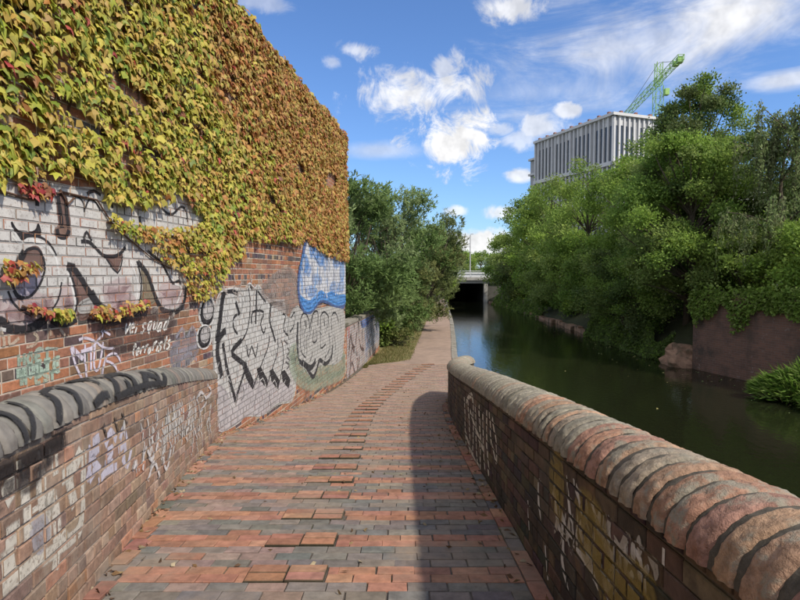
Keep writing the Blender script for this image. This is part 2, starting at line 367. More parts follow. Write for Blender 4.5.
# ---- spray paint laid brick by brick
def clip_poly(poly, s0, s1, t0, t1):
    for ax, lim, sg in ((0, s0, 1), (0, s1, -1), (1, t0, 1), (1, t1, -1)):
        out = []
        for k in range(len(poly)):
            a, b = poly[k - 1], poly[k]; da = sg * (a[ax] - lim); db = sg * (b[ax] - lim)
            if (da < 0) != (db < 0):
                u = da / (da - db); out.append(tuple(a[q] + u * (b[q] - a[q]) for q in range(3)))
            if db >= 0: out.append(b)
        poly = out
        if len(poly) < 3: return []
    return poly
class Painter:
    def __init__(s, P, bricks, course, t_origin, topix):
        s.ext = (min(b[0] for b in bricks), max(b[1] for b in bricks), min(b[2] for b in bricks), max(b[3] for b in bricks))
        s.P = P; s.topix = topix; s.rows = {}; s.course = course; s.t0 = t_origin; s.layer = 0
        for b in bricks: s.rows.setdefault(int(math.floor((b[2] + .02 - t_origin) / course)), []).append(b)
        for r in s.rows.values(): r.sort()
        s.mb = MB()
    def tri(s, poly, colr, lay):
        P = s.P; off = .0008 + lay * .00006; poly = clip_poly(poly, *s.ext)
        if not poly: return
        s.mb.add([P(a, b, .0005 + off) for a, b, _ in poly], [tuple(range(len(poly)))], [tuple(x * .70 for x in colr) + (q[2] * .85,) for q in poly])   # paint is thinner and darker in the joints
        lo = min(q[1] for q in poly); hi = max(q[1] for q in poly); sl = min(q[0] for q in poly); sh = max(q[0] for q in poly)
        for r in range(int(math.floor((lo - s.t0) / s.course)) - 1, int(math.floor((hi - s.t0) / s.course)) + 2):
            for b in s.rows.get(r, ()):
                if b[1] < sl: continue
                if b[0] > sh: break
                q = clip_poly(poly, b[0] + .003, b[1] - .003, b[2] + .003, b[3] - .003)
                if q: s.mb.add([P(x, y, b[4] + off) for x, y, _ in q], [tuple(range(len(q)))], [tuple(colr) + (z[2],) for z in q])
    def fill(s, pix, colr, alpha=1.0, soft=.02, smooth=True):
        """closed outline in photograph pixels, landed on the wall's own surface"""
        pts = s.curve([s.topix(*p) for p in pix], True) if smooth else [s.topix(*p) for p in pix]
        s.layer += 1; lay = s.layer
        tris = tessellate_polygon([[Vector((p[0], p[1], 0)) for p in pts]])
        for t in tris: s.tri([(pts[i][0], pts[i][1], alpha) for i in t], colr, lay)
        if soft: s.stroke_st(pts + [pts[0]], soft * 1.6, colr, alpha, lay)
    def curve(s, pts, closed=False, n=4):
        if len(pts) < 3: return pts
        out = []; N = len(pts); rng_ = range(N) if closed else range(N - 1)
        for i in rng_:
            g = lambda k: pts[k % N] if closed else pts[max(0, min(N - 1, k))]
            p0, p1, p2, p3 = g(i - 1), g(i), g(i + 1), g(i + 2)
            for q in range(n):
                t = q / n
                out.append(tuple(.5 * ((2 * p1[a]) + (-p0[a] + p2[a]) * t + (2*p0[a] - 5*p1[a] + 4*p2[a] - p3[a]) * t*t + (-p0[a] + 3*p1[a] - 3*p2[a] + p3[a]) * t**3) for a in (0, 1)))
        if not closed: out.append(tuple(pts[-1][:2]))
        return out
    def stroke_st(s, pts, w, colr, alpha, lay, taper=False):
        n = len(pts)
        if n < 2: return
        L = []
        for i in range(n):
            a, b = pts[max(0, i - 1)], pts[min(n - 1, i + 1)]; dx, dy = b[0] - a[0], b[1] - a[1]; q = math.hypot(dx, dy) + 1e-9
            k = 1.0 if not taper else max(.15, math.sin(math.pi * (i + .3) / (n - .4)))
            L.append((pts[i][0], pts[i][1], -dy / q, dx / q, k * w / 2))
        for i in range(n - 1):
            for (u0, a0), (u1, a1) in (((-1.0, 0), (-.72, alpha)), ((-.72, alpha), (.72, alpha)), ((.72, alpha), (1.0, 0))):
                q = []
                for (e, u, al) in ((L[i], u0, a0), (L[i], u1, a1), (L[i + 1], u1, a1), (L[i + 1], u0, a0)):
                    q.append((e[0] + e[2] * e[4] * u, e[1] + e[3] * e[4] * u, al))
                s.tri(q, colr, lay)
    def stroke(s, pix, w, colr, alpha=1.0, smooth=True, taper=False):
        pts = [s.topix(*p) for p in pix]; s.layer += 1
        if smooth: pts = s.curve(pts, False, 3)
        s.stroke_st(pts, w, colr, alpha, s.layer, taper)
    def text(s, txt, a, b, h, w, colr, alpha=1.0, slant=0.0):
        """freehand letters between two photograph pixels on the baseline, h pixels tall"""
        n = sum(GLYPHW.get(ch, .8) for ch in txt); x = 0.0; s.layer += 1
        for ch in txt:
            gw = GLYPHW.get(ch, .8); jy = random.uniform(-.12, .12); jx = random.uniform(-.08, .08); sc_ = random.uniform(.85, 1.2)
            for st in GLYPH.get(ch, ()):
                pp = []
                for gx, gy in st:
                    gx, gy = gx + jx, gy * sc_ + jy
                    u = (x + gx * gw * .8) / n + slant * gy * .05
                    pp.append(s.topix(a[0] + (b[0] - a[0]) * u, a[1] + (b[1] - a[1]) * u - h * gy))
                s.stroke_st(s.curve(pp, False, 2), w, colr, alpha, s.layer)
            x += gw
    def build(s, name, mat, parent, label):
        o = s.mb.build(name, mat, parent); o['label'] = label; s.mb = MB(); return o
GLYPHW = {'i': .4, ' ': .5, '.': .35, 'l': .35, 'W': 1.1, 'M': 1.1}
GLYPH = {'V': [[(0, 1), (.45, 0), (.95, 1)]], 'e': [[(.1, .35), (.85, .42), (.5, .75), (.1, .4), (.35, 0), (.85, .1)]], 'i': [[(.4, .65), (.4, 0)], [(.4, .95), (.45, .88)]],
 's': [[(.85, .75), (.35, .8), (.2, .55), (.8, .35), (.6, .02), (.1, .08)]], 'q': [[(.8, .7), (.3, .7), (.15, .25), (.6, .05), (.8, .6), (.8, -.25)]],
 'u': [[(.1, .7), (.15, .1), (.65, .05), (.8, .7), (.85, 0)]], 'a': [[(.8, .65), (.25, .65), (.15, .1), (.6, .08), (.8, .6), (.85, 0)]],
 'd': [[(.8, .6), (.25, .6), (.15, .1), (.6, .05), (.8, .4), (.82, 1.0), (.82, 0)]], 't': [[(.4, 1.0), (.4, .1), (.75, 0)], [(.05, .68), (.8, .74)]],
 'r': [[(.15, .7), (.2, 0)], [(.18, .4), (.5, .72), (.85, .66)]], 'o': [[(.5, .7), (.12, .4), (.45, 0), (.85, .35), (.5, .7)]], '.': [[(.4, .05), (.5, 0)]],
 'H': [[(.05, 1), (.1, 0)], [(.1, .5), (.85, .52)], [(.85, 1), (.88, 0)]], 'O': [[(.5, 1), (.08, .5), (.5, 0), (.92, .5), (.5, 1)]], 'S': [[(.9, .9), (.3, .95), (.15, .62), (.85, .38), (.7, .02), (.05, .1)]],
 'E': [[(.85, 1), (.12, .98), (.14, .02), (.9, 0)], [(.14, .52), (.7, .55)]], 'T': [[(.02, .98), (.95, 1)], [(.5, 1), (.5, 0)]], 'R': [[(.1, 0), (.12, 1), (.8, .85), (.75, .55), (.15, .5), (.9, 0)]],
 'A': [[(.02, 0), (.45, 1), (.95, 0)], [(.2, .4), (.75, .42)]], 'C': [[(.9, .85), (.4, 1), (.08, .5), (.4, 0), (.9, .12)]], 'K': [[(.1, 1), (.12, 0)], [(.9, 1), (.15, .48), (.92, 0)]],
 'Y': [[(.05, 1), (.5, .5), (.92, 1)], [(.5, .5), (.48, 0)]], 'L': [[(.12, 1), (.14, .02), (.9, 0)]], 'I': [[(.4, 1), (.4, 0)]], 'N': [[(.08, 0), (.1, 1), (.85, 0), (.88, 1)]]}

# ================================================================== the creeper-clad building on the left
WD = np.array([.1013, .9949, 0.0]); WN = np.array([.9949, -.1013, 0.0]); W0 = np.array([-3.2, 0.0, 0.0])
WS0, WS1, WTOP = -4.0, 16.2, 7.22
def Pw(s, t, d=0.0): return (-3.2 + .1013 * s + .9949 * d, .9949 * s - .1013 * d, t)
def wall_st(px, py):
    r = ray(px, py); k = ((W0 - EYE) @ WN) / (r @ WN); p = EYE + k * r
    return (float((p - W0) @ WD), float(p[2]))
bld = empty('brick_building', Pw(WS1 / 2, zp(8), -2.5))
tag(bld, 'tall old brick building whose side wall is hung with creeper and covered in graffiti', 'building')
def st_quad(mb, P, s0, s1, t0, t1, d=0.0, n=1):
    for k in range(n):
        a = s0 + (s1 - s0) * k / n; b = s0 + (s1 - s0) * (k + 1) / n
        q = [(a, t0), (b, t0), (b, t1), (a, t1)]
        mb.add([P(x, y, d) for x, y in q], [(0, 1, 2, 3)], (1, 1, 1), [(x, y, .001) for x, y in q])
mb = MB(); e = 6.0
vs = [Pw(s, t, d) for d in (0, -e) for s, t in ((WS0, -.2), (WS1, -.2), (WS1, WTOP), (WS0, WTOP))]
mb.add(vs, [(0, 1, 2, 3), (5, 4, 7, 6), (1, 5, 6, 2), (4, 0, 3, 7), (3, 2, 6, 7)])
mb.build('wall', 'mortar', bld)
mb = MB()
for s0 in np.arange(WS0, WS1, 1.02):
    s1 = min(s0 + 1.0, WS1 + .03); vs = [Pw(s, t, d) for d in (.045, -.34) for s, t in ((s0, WTOP + .002), (s1, WTOP + .002), (s1, WTOP + .085), (s0, WTOP + .085))]
    m1 = MB(); m1.add(vs, [(0, 1, 2, 3), (5, 4, 7, 6), (1, 5, 6, 2), (4, 0, 3, 7), (3, 2, 6, 7), (0, 4, 5, 1)]); m1.build('roof_coping', 'lead', bld)
CO, BL = .0825, .235
WC = [(4, (.33, .145, .085)), (3, (.28, .135, .085)), (1.6, (.21, .12, .085)), (.6, (.12, .09, .08)), (1.2, (.38, .18, .095)), (.7, (.38, .27, .19))]
bricks = []; nrow = int(WTOP / CO)
for r in range(nrow):
    t0 = r * CO + .006; t1 = (r + 1) * CO - .006; header = (r % 4 == 1); L = BL / 2 if header else BL
    s = WS0 + (0 if header else [0, .5, .25, .75][r % 4] * BL)
    while s < WS1 - .02:
        s1 = min(s + L, WS1) - .012
        if t1 > zp(max(s, -4)) - .05:
            if s1 - s > .03: bricks.append((s, s1, t0, t1, .003 + random.random() * .004, jit(pick(WC) if not (header and random.random() < .5) else (.085, .07, .075), .22, .01)))
        s += L
# creeper outline in photograph pixels
LOW = [(-400, 190), (-60, 188), (0, 186), (20, 182), (45, 183), (60, 177), (80, 177), (98, 186), (108, 202), (135, 211), (150, 206), (165, 202), (178, 192), (190, 204), (203, 218),
       (212, 268), (222, 276), (233, 262), (243, 256), (247, 241), (262, 243), (280, 241), (298, 246), (305, 239), (318, 250), (330, 257), (348, 263), (420, 263)]
def low_row(x): return float(np.interp(x, [p[0] for p in LOW], [p[1] for p in LOW]))
def inpoly(x, y, poly):
    c = False; j = len(poly) - 1
    for i in range(len(poly)):
        if (poly[i][1] > y) != (poly[j][1] > y) and x < (poly[j][0] - poly[i][0]) * (y - poly[i][1]) / (poly[j][1] - poly[i][1]) + poly[i][0]: c = not c
        j = i
    return c
STRANDS = [([(103, 214), (125, 221), (150, 227), (175, 229), (206, 222), (208, 247), (190, 248), (160, 245), (130, 240), (108, 229)], .8, 0),
           ([(148, 246), (205, 235), (224, 262), (217, 290), (196, 303), (186, 288), (180, 272), (160, 262)], .8, 0),
           ([(100, 313), (118, 304), (140, 301), (148, 306), (130, 314), (108, 320)], .75, 1), ([(86, 308), (100, 306), (104, 320), (88, 318)], .6, 1),
           ([(46, 310), (63, 311), (61, 320), (48, 320)], .8, 2), ([(-4, 260), (12, 265), (31, 265), (29, 274), (10, 280), (-4, 286)], .75, 1),
           ([(18, 303), (42, 311), (41, 317), (22, 311)], .5, 3), ([(17, 183), (31, 182), (46, 192), (41, 199), (24, 193)], .9, 4)]
GAPS = [(76, 116, 34, 7, 38), (133, 92, 26, 6, 40), (150, 152, 16, 5, 40), (58, 60, 14, 4, 45), (20, 118, 12, 4, 30), (95, 150, 14, 4, 35), (225, 95, 10, 4, 45), (300, 168, 7, 3, 70), (330, 180, 6, 8, 0), (195, 130, 10, 3, 45), (270, 200, 8, 3, 55)]
def covered(px, py):
    if py < low_row(px): return 1
    for i, (pl, dn, k) in enumerate(STRANDS):
        if inpoly(px, py, pl): return 2 + i
    return 0
def in_gap(px, py):
    for cx, cy, rx, ry, a in GAPS:
        c, s_ = math.cos(R(a)), math.sin(R(a)); dx, dy = px - cx, py - cy; u = dx * c + dy * s_; v = -dx * s_ + dy * c
        if (u / rx) ** 2 + (v / ry) ** 2 < 1: return True
    return False
wall_vis = lambda c: covered(*c) == 0 and (c[0] > 214 or c[1] < 408 - c[0] * .19) and c[0] < 346
lay_bricks(Pw, bricks, bld, 'wall_brick', visible=wall_vis)

# ---- graffiti on the building wall
BK = (.022, .02, .024); WH = (.66, .65, .64); SV = (.50, .50, .50); PK = (.50, .33, .35); LV = (.45, .41, .52); BR = (.17, .10, .085)
pt = Painter(Pw, bricks, CO, 0.0, wall_st)
pt.fill([(-60, 186), (30, 183), (75, 188), (110, 190), (150, 198), (180, 190), (205, 208), (206, 228), (170, 238), (176, 262), (186, 280), (184, 298), (176, 309), (164, 309), (155, 296), (143, 280), (141, 300), (132, 315), (104, 318), (80, 316), (62, 322), (50, 315), (40, 320), (24, 328), (8, 326), (-60, 322)], (.60, .585, .57), .90)
for cx, cy, rx, ry in ((18, 314, 14, 8), (40, 308, 10, 7), (68, 303, 7, 12), (118, 293, 10, 8), (172, 296, 10, 7), (122, 306, 10, 5), (-20, 300, 12, 10)):
    pt.fill([(cx + rx * random.uniform(.5, 1.3) * math.cos(a), cy + ry * random.uniform(.5, 1.3) * math.sin(a)) for a in np.linspace(0, 2 * math.pi, 9)[:-1]], PK, .33, .12)
pt.fill([(57, 197), (65, 198), (69, 228), (60, 229)], BR, .9)
pt.fill([(56, 228), (66, 226), (69, 233), (62, 238), (55, 234)], (.23, .14, .11), .85)
pt.fill([(28, 250), (37, 248), (42, 258), (40, 272), (27, 270), (20, 262)], BR, .85)
pt.fill([(20, 272), (38, 272), (38, 285), (28, 296), (18, 290)], LV, .7)
pt.fill([(72, 268), (82, 280), (97, 304), (88, 316), (78, 318), (77, 296)], BR, .95)
pt.fill([(80, 303), (95, 298), (100, 308), (80, 312)], (.42, .41, .40), .9)
pt.fill([(141, 268), (149, 282), (155, 300), (140, 306), (143, 288)], (.24, .20, .14), .9)
pt.fill([(104, 256), (122, 255), (117, 271)], BR, .9, smooth=False)
pt.fill([(10.5, 222), (15, 229), (20, 232), (28, 233), (35, 230), (37.5, 224), (39.5, 235), (27, 236.5), (21, 239.5), (14, 234)], BK, 1, .01)
for q, w in (([(20, 238), (28, 236), (40, 237.5), (50, 245), (56, 256)], .02), ([(57, 196), (60, 215), (61, 228)], .045), ([(65, 198), (66, 214), (68, 228)], .04), ([(56, 229), (58, 236), (65, 237), (68, 230)], .04),
             ([(72, 195), (78, 197), (83, 204), (84, 212)], .02), ([(84, 210), (88, 200), (94, 201), (100, 211)], .02), ([(86, 194), (93, 191), (100, 195)], .03), ([(36, 195), (36.5, 206)], .04),
             ([(80, 241.5), (88, 242), (95, 248), (102, 255), (112, 257), (120, 253), (125, 247)], .035), ([(83, 240), (86, 232), (91, 241)], .03),
             ([(27, 249), (37, 249), (43, 259), (43.5, 272), (37, 288), (28, 297), (18, 296), (13, 287), (14, 272), (20, 258), (27, 249)], .022), ([(24, 251), (15, 268)], .06), ([(13, 290), (17, 297), (23, 298)], .03),
             ([(7, 291), (12, 302), (20, 310), (30, 315)], .02), ([(61, 282), (58, 298), (52, 309)], .018), ([(66, 266), (74, 268)], .07), ([(73, 268), (82, 281), (90, 295), (99, 308)], .06),
             ([(68, 269), (73, 285), (76, 302), (73, 317)], .03), ([(-40, 316), (0, 321), (8, 328), (25, 330), (40, 322), (48, 316), (55, 321.5), (65, 323.5), (76, 318)], .07), ([(103, 255), (117, 273), (122, 256)], .02),
             ([(158, 204), (165, 212), (172, 214), (180, 207), (185, 210), (187, 222)], .03), ([(136, 261), (140, 275), (140.5, 290), (137, 308), (129, 317)], .025), ([(137, 262), (147, 274), (153, 292), (158, 304), (164, 311), (176, 311.5), (183, 303), (186, 287)], .06),
             ([(147, 251), (160, 262), (167, 274), (172, 283), (178, 281), (180, 284)], .035), ([(90, 292), (98, 305), (108, 312)], .08), ([(100, 321), (112, 323), (126, 319)], .05), ([(139, 216), (140, 228)], .04), ([(100, 186), (108, 195), (112, 208)], .03)):
    pt.stroke(q, w * 1.15, BK, .95)
for q, w in (([(12, 236), (20, 243), (30, 240), (45, 246), (55, 258), (58, 275)], .03), ([(67, 273), (72, 290), (74, 306), (68, 318)], .03), ([(-30, 325), (5, 330)], .03), ([(130, 262), (137, 282), (135, 306)], .03), ([(174, 284), (181, 288), (176, 304)], .03), ([(10, 228), (19, 241)], .025)):
    pt.stroke(q, w, (.74, .73, .72), .8)
pt.build('graffiti', 'spray_paint', bld, 'large faded silver and pink graffiti letters with black outlines under the creeper')
pt.stroke([(0, 331), (3, 340), (3, 347)], .03, (.56, .46, .36), .7); pt.stroke([(8, 334), (9, 345), (18, 338)], .03, (.56, .46, .36), .7); pt.stroke([(33, 333), (37, 338), (33, 345), (25, 347)], .03, (.56, .46, .36), .7)
pt.stroke([(48, 328), (49, 336)], .04, (.56, .46, .36), .6); pt.stroke([(58, 328), (64, 336)], .03, (.56, .46, .36), .6)
for q in ([(175, 338), (182, 328), (184, 340)], [(186, 338), (192, 327), (196, 336)], [(176, 352), (196, 346)], [(180, 362), (188, 352), (196, 360)]): pt.stroke(q, .05, (.42, .41, .48), .6)
pt.fill([(172, 346), (196, 336), (196, 352), (176, 372)], (.33, .32, .37), .45, .05)
pt.stroke([(150, 313), (158, 308), (156, 318), (168, 320), (174, 313)], .05, (.52, .47, .42), .6)
pt.fill([(105, 322), (165, 314), (170, 330), (150, 345), (110, 350)], (.12, .08, .075), .45, .08)
pt.build('graffiti', 'faded_paint', bld, 'worn patches and scraps of old cream and grey tags')
# small tags below it
pt.text('HOEI', (18, 367), (52, 360), 12, .035, (.36, .46, .38), .75); pt.text('HOSTE', (17, 379), (61, 370), 13, .05, (.42, .54, .45), .85); pt.text('HUEST', (20, 387), (56, 379), 10, .04, (.42, .54, .45), .75)
pt.stroke([(33, 353), (45, 349), (57, 349)], .03, (.42, .50, .44), .8)
pt.build('graffiti', 'faded_paint', bld, 'mint green scrawled graffiti tag')
for q, w in (([(70, 348), (74, 364), (83, 383)], .028), ([(70, 347), (76, 353), (82, 359)], .05), ([(78, 340), (85, 338), (95, 343), (84, 352)], .028), ([(84, 344), (84, 362), (87, 386)], .028), ([(90, 350), (90, 370)], .026),
             ([(94, 344), (93, 366), (97, 370), (101, 352), (102, 342)], .026), ([(101, 330), (101, 336), (96, 342), (104, 348), (113, 348)], .026), ([(103, 331), (109, 335)], .026), ([(100, 385), (103, 364), (108, 355), (115, 354), (120, 362)], .026), ([(105, 361), (112, 364), (118, 374), (120, 388)], .026), ([(80, 352), (92, 348)], .04)):
    pt.stroke(q, w, (.64, .58, .68), .95)
pt.build('graffiti', 'spray_paint', bld, 'thin pale lilac outline graffiti tag above the parapet')
pt.text('Vei squad', (122, 335), (167, 329), 11, .028, (.72, .70, .67), 1, 1.5); pt.text('terrorists.', (130, 356), (171, 348), 10, .028, (.70, .68, .65), 1, 1.5)
pt.build('graffiti', 'spray_paint', bld, 'two lines of white handwritten graffiti')
# black and silver piece
SVL = (.47, .475, .475)
pt.fill([(212, 330), (216, 306), (221, 295), (230, 290), (246, 290), (249, 284), (253, 290), (258, 287), (267, 300), (283, 301), (286, 316), (292, 318), (296, 312), (300, 318), (296, 340), (292, 362), (296, 378), (292, 400), (278, 404), (262, 415), (246, 416), (236, 424), (217, 430), (214, 395), (213, 360)], (.56, .555, .54), .88)
pt.fill([(215, 385), (232, 395), (248, 382), (290, 385), (290, 399), (277, 402), (262, 414), (247, 415), (236, 423), (217, 429)], (.58, .54, .57), .6)
for cx, cy, rx, ry in ((206.5, 312, 8.2, 14.5), (203.5, 337, 7.5, 11.5)):
    el = [(cx + rx * math.cos(a) + .25 * (cy - ry * math.sin(a) - cy) * -.3, cy - ry * math.sin(a)) for a in np.linspace(0, 2 * math.pi, 13)[:-1]]
    pt.fill(el, (.68, .67, .66), 1); pt.fill([(cx + (x - cx) * .8, cy + (y - cy) * .86) for x, y in el], BK, 1); pt.fill([(cx + .8 + (x - cx) * .56, cy - 2 + (y - cy) * .62) for x, y in el], (.44, .42, .42), 1)
for q, w in (([(223, 292), (221, 305), (219, 322), (216, 342)], .17), ([(222, 300), (224, 293), (230, 291), (238, 294)], .10), ([(216, 340), (218, 338), (225, 330)], .14), ([(235, 302), (237, 308), (239, 315)], .10),
             ([(239, 313), (233, 318), (233, 328), (237, 334)], .06), ([(248, 288), (249.5, 305), (248, 324), (243, 338), (233, 350)], .05), ([(249.5, 286), (252, 290)], .07), ([(256, 290), (255.5, 306), (255, 324)], .09), ([(257, 291), (265, 302)], .06),
             ([(251, 324), (252, 312), (263, 312), (260, 324), (263, 333), (265, 327)], .06), ([(270.5, 304), (269, 320), (272, 332), (275, 342)], .09), ([(269, 304), (282, 303.5)], .08), ([(282, 314), (285, 316), (283, 330), (290, 337)], .06), ([(295, 314), (289, 330), (288, 334)], .07),
             ([(218, 338), (216.5, 352), (219, 366), (221, 378)], .17), ([(222, 343), (225, 362), (229, 380), (235, 401)], .11), ([(235, 402), (239, 386), (246, 366)], .08), ([(241, 340), (231, 352), (237, 359), (246, 366)], .12),
             ([(246, 345), (248, 357), (251, 346), (255, 357), (257, 343)], .05), ([(269, 336), (267, 348), (258, 372), (252, 389)], .05), ([(277, 338), (277, 352), (271, 370), (266, 387)], .05), ([(281, 340), (283, 356), (281, 372), (277, 389)], .05)):
    pt.stroke(q, w * .8, BK, .98)
for q in ([(242, 367), (246, 365), (253, 381), (252, 389), (246, 379)], [(256, 369), (260, 367), (267, 380), (266, 388), (259, 379)], [(269, 371), (272, 369), (279, 381), (277, 389), (271, 381)], [(281, 372), (284, 370), (290, 380), (288, 388), (282, 381)]): pt.fill(q, BK, .98, .01, smooth=False)
for q, w in (([(211, 333), (214, 308), (220, 292), (232, 288), (244, 290)], .06), ([(245, 288), (249, 283), (254, 288), (258, 285), (268, 299), (284, 300)], .05), ([(214, 345), (214, 365), (218, 380), (222, 376)], .05), ([(222, 380), (234, 407), (240, 392)], .05), ([(253, 391), (262, 378), (267, 391), (274, 380), (278, 392), (285, 380)], .045)):
    pt.stroke(q, w * .55, (.64, .63, .62), .85)
for k in range(60):
    x = random.uniform(216, 292); y0 = random.uniform(296, 396); pt.stroke([(x, y0), (x + random.uniform(-2, 2), y0 + random.uniform(4, 9)), (x + random.uniform(-4, 4), y0 + random.uniform(8, 16))], random.uniform(.012, .03), random.choice([(.14, .14, .15), (.68, .67, .66), (.36, .35, .36), (.68, .67, .66)]), .6)
pt.build('graffiti', 'spray_paint', bld, 'big black and silver jagged graffiti piece beside the end of the parapet')
for q in ([(287, 348), (289, 352), (286, 356), (289, 360)], [(285, 362), (289, 365), (286, 369)], [(283, 340), (287, 344)]): pt.stroke(q, .04, (.12, .11, .12), .8)
for k in range(34):
    x = random.uniform(196, 296); y0 = random.uniform(268, 292); pt.stroke([(x, y0), (x + random.uniform(-3, 3), y0 + random.uniform(3, 6)), (x + random.uniform(-5, 5), y0 + random.uniform(5, 12))], random.uniform(.02, .05), (.56, .50, .46), .5)
pt.fill([(262, 288), (285, 270), (297, 280), (297, 305), (285, 310), (268, 298)], (.46, .38, .35), .35, .1)
pt.build('graffiti', 'faded_paint', bld, 'small grey scribbles between the two silver pieces')
# silver piece with green glow, then the blue one
pt.fill([(290, 358), (300, 350), (340, 350), (343, 372), (325, 380), (312, 384), (298, 378)], (.46, .54, .42), .40, .22)
pt.fill([(289, 316), (297, 306), (305, 311), (342, 308), (343, 345), (338, 362), (318, 366), (312, 378), (304, 368), (298, 362), (297, 335), (288, 338)], (.54, .53, .51), .86)
for q, w in (([(297, 322), (296.5, 345), (299, 361), (305, 366), (312, 377), (316, 369), (319, 360), (325, 364), (331, 356), (332, 345)], .15), ([(301, 362), (310, 368), (315, 360)], .18), ([(300, 330), (300, 318), (304, 313), (308, 320), (309, 330)], .07), ([(309, 329), (312, 314), (317, 312), (317, 326)], .07), ([(320, 330), (320, 316), (324, 312), (328, 318), (327, 328)], .07),
             ([(331, 330), (331, 316), (335, 313), (338, 322)], .07), ([(313, 330), (312, 342), (316, 340), (316, 330)], .06), ([(320, 332), (320, 348), (325, 344)], .06), ([(328, 332), (329, 348), (324, 358)], .06), ([(300, 330), (300, 350), (305, 358)], .05), ([(306, 335), (306, 355)], .05), ([(334, 335), (335, 350)], .05), ([(290, 318), (294, 312), (293, 325), (289, 332)], .06), ([(304, 320), (305, 327)], .08), ([(323, 319), (324, 326)], .08)):
    pt.stroke(q, w * .8, (.04, .04, .045), .95)
for k in range(46):
    x = random.uniform(292, 341); y0 = random.uniform(312, 366); pt.stroke([(x, y0), (x + random.uniform(-1.5, 1.5), y0 + random.uniform(3, 7)), (x + random.uniform(-2.5, 2.5), y0 + random.uniform(6, 14))], random.uniform(.02, .05), random.choice([(.10, .10, .11), (.66, .65, .63), (.35, .35, .36)]), .7)
pt.build('graffiti', 'spray_paint', bld, 'silver bubble graffiti with black edge and pale green glow')
pt.fill([(308, 233), (312, 243), (317, 250), (330, 250), (345, 252), (345, 303), (336, 307), (328, 304), (320, 302), (314, 309), (309, 313.5), (302, 311), (298, 300), (296.5, 285), (298, 270), (301, 257), (303, 245)], (.10, .16, .36), .9)
pt.fill([(308, 237), (312, 246), (320, 252), (330, 252), (344, 254), (344, 300), (336, 303), (328, 300), (320, 298), (313, 305), (308, 309), (303, 306), (300, 298), (298.5, 285), (300, 270), (303, 258), (305, 247)], (.62, .63, .67), 1)
BU = (.12, .36, .80)
pt.fill([(299.5, 297), (304, 301), (309, 302), (314, 298), (320, 292), (325, 295), (331, 293), (337, 296), (344, 296), (344, 302), (336, 304), (328, 300), (320, 298), (313, 306), (308, 310), (303, 307)], BU, .85, .06)
for cx, cy, rx, ry, al in ((303, 264, 3.5, 7, .7), (306, 270, 4, 5, .45), (311, 247, 3, 8, .7), (315, 253, 4, 6, .6), (320, 260, 3.5, 5, .65), (324, 262, 3, 6, .45), (336, 262, 5, 5, .5), (341, 270, 2.5, 9, .55), (300, 285, 1.5, 10, .5), (310, 292, 6, 4, .5), (333, 288, 6, 4, .5), (340, 286, 3, 6, .45), (316, 280, 5, 4, .35)):
    pt.fill([(cx + rx * random.uniform(.6, 1.3) * math.cos(q), cy + ry * random.uniform(.6, 1.3) * math.sin(q)) for q in np.linspace(0, 2 * math.pi, 8)[:-1]], BU, al * .6, .08)
for k in range(44):
    x = random.uniform(299, 343); y0 = random.uniform(256, 292); pt.stroke([(x, y0), (x + random.uniform(-1, 1), y0 + random.uniform(4, 9)), (x + random.uniform(-1.6, 1.6), y0 + random.uniform(8, 16))], random.uniform(.04, .10), random.choice([(.36, .40, .50), (.72, .73, .76), (.28, .48, .80), (.72, .73, .76), (.68, .69, .73)]), .7)
for q in ([(304, 256), (303, 280), (306, 300)], [(311, 262), (312, 296)], [(319, 266), (318, 292)], [(326, 264), (327, 292)], [(333, 264), (333, 290)], [(339, 266), (339, 292)]): pt.stroke(q, .06, (.20, .22, .32), .75)
pt.build('graffiti', 'spray_paint', bld, 'pale graffiti block rimmed with bright blue high on the wall corner')

# ---- low wall that carries on from the corner of the building
lw = empty('boundary_wall', Pw(19.6, .35)); tag(lw, 'low brick wall covered in scribbled graffiti running on from the building corner', 'wall')
def low_top(s): return 2.05
mb = MB()
vs = [Pw(s, t, d) for d in (-.012, -.3) for s, t in ((16.21, -.1), (23.3, -.1), (23.3, 1.95), (16.21, 1.95))]
mb.add(vs, [(0, 1, 2, 3), (5, 4, 7, 6), (1, 5, 6, 2), (4, 0, 3, 7), (3, 2, 6, 7)]); mb.build('wall', 'mortar', lw)
Pl = lambda s, t, d=0.0: Pw(s, t, d - .012)
lb = []
for r in range(int(1.95 / CO)):
    s = 16.23 + (r % 2) * BL / 2
    while s < 23.25:
        s1 = min(s + BL, 23.3) - .009
        if (r + 1) * CO > .25: lb.append((s, s1, r * CO + .005, (r + 1) * CO - .005, .006 + random.random() * .006, jit(pick(WC), .2, .01)))
        s += BL
lay_bricks(Pl, lb, lw, 'wall_brick', limit=0)
for k in range(15):
    s0 = 16.21 + k * .47; m1 = MB(); vs = [Pw(s, t, d) for d in (.03, -.34) for s, t in ((s0, 1.952), (s0 + .46, 1.952), (s0 + .46, 2.03), (s0, 2.03))]
    m1.add(vs, [(0, 1, 2, 3), (5, 4, 7, 6), (1, 5, 6, 2), (4, 0, 3, 7), (3, 2, 6, 7), (0, 4, 5, 1)]); m1.build('coping_slab', 'stone', lw)
def low_st(px, py): return wall_st(px, py)
pl = Painter(Pl, lb, CO, 0.0, low_st)
pl.fill([(347, 300), (362, 302), (384, 312), (384, 338), (366, 362), (347, 380)], (.44, .42, .43), .85, .05, smooth=False)
pl.fill([(364, 305), (384, 312), (384, 334), (366, 350)], (.40, .47, .60), .8, .08, smooth=False)
pl.fill([(362, 308), (374, 309), (373, 318), (362, 326)], (.12, .25, .60), .7, .1)
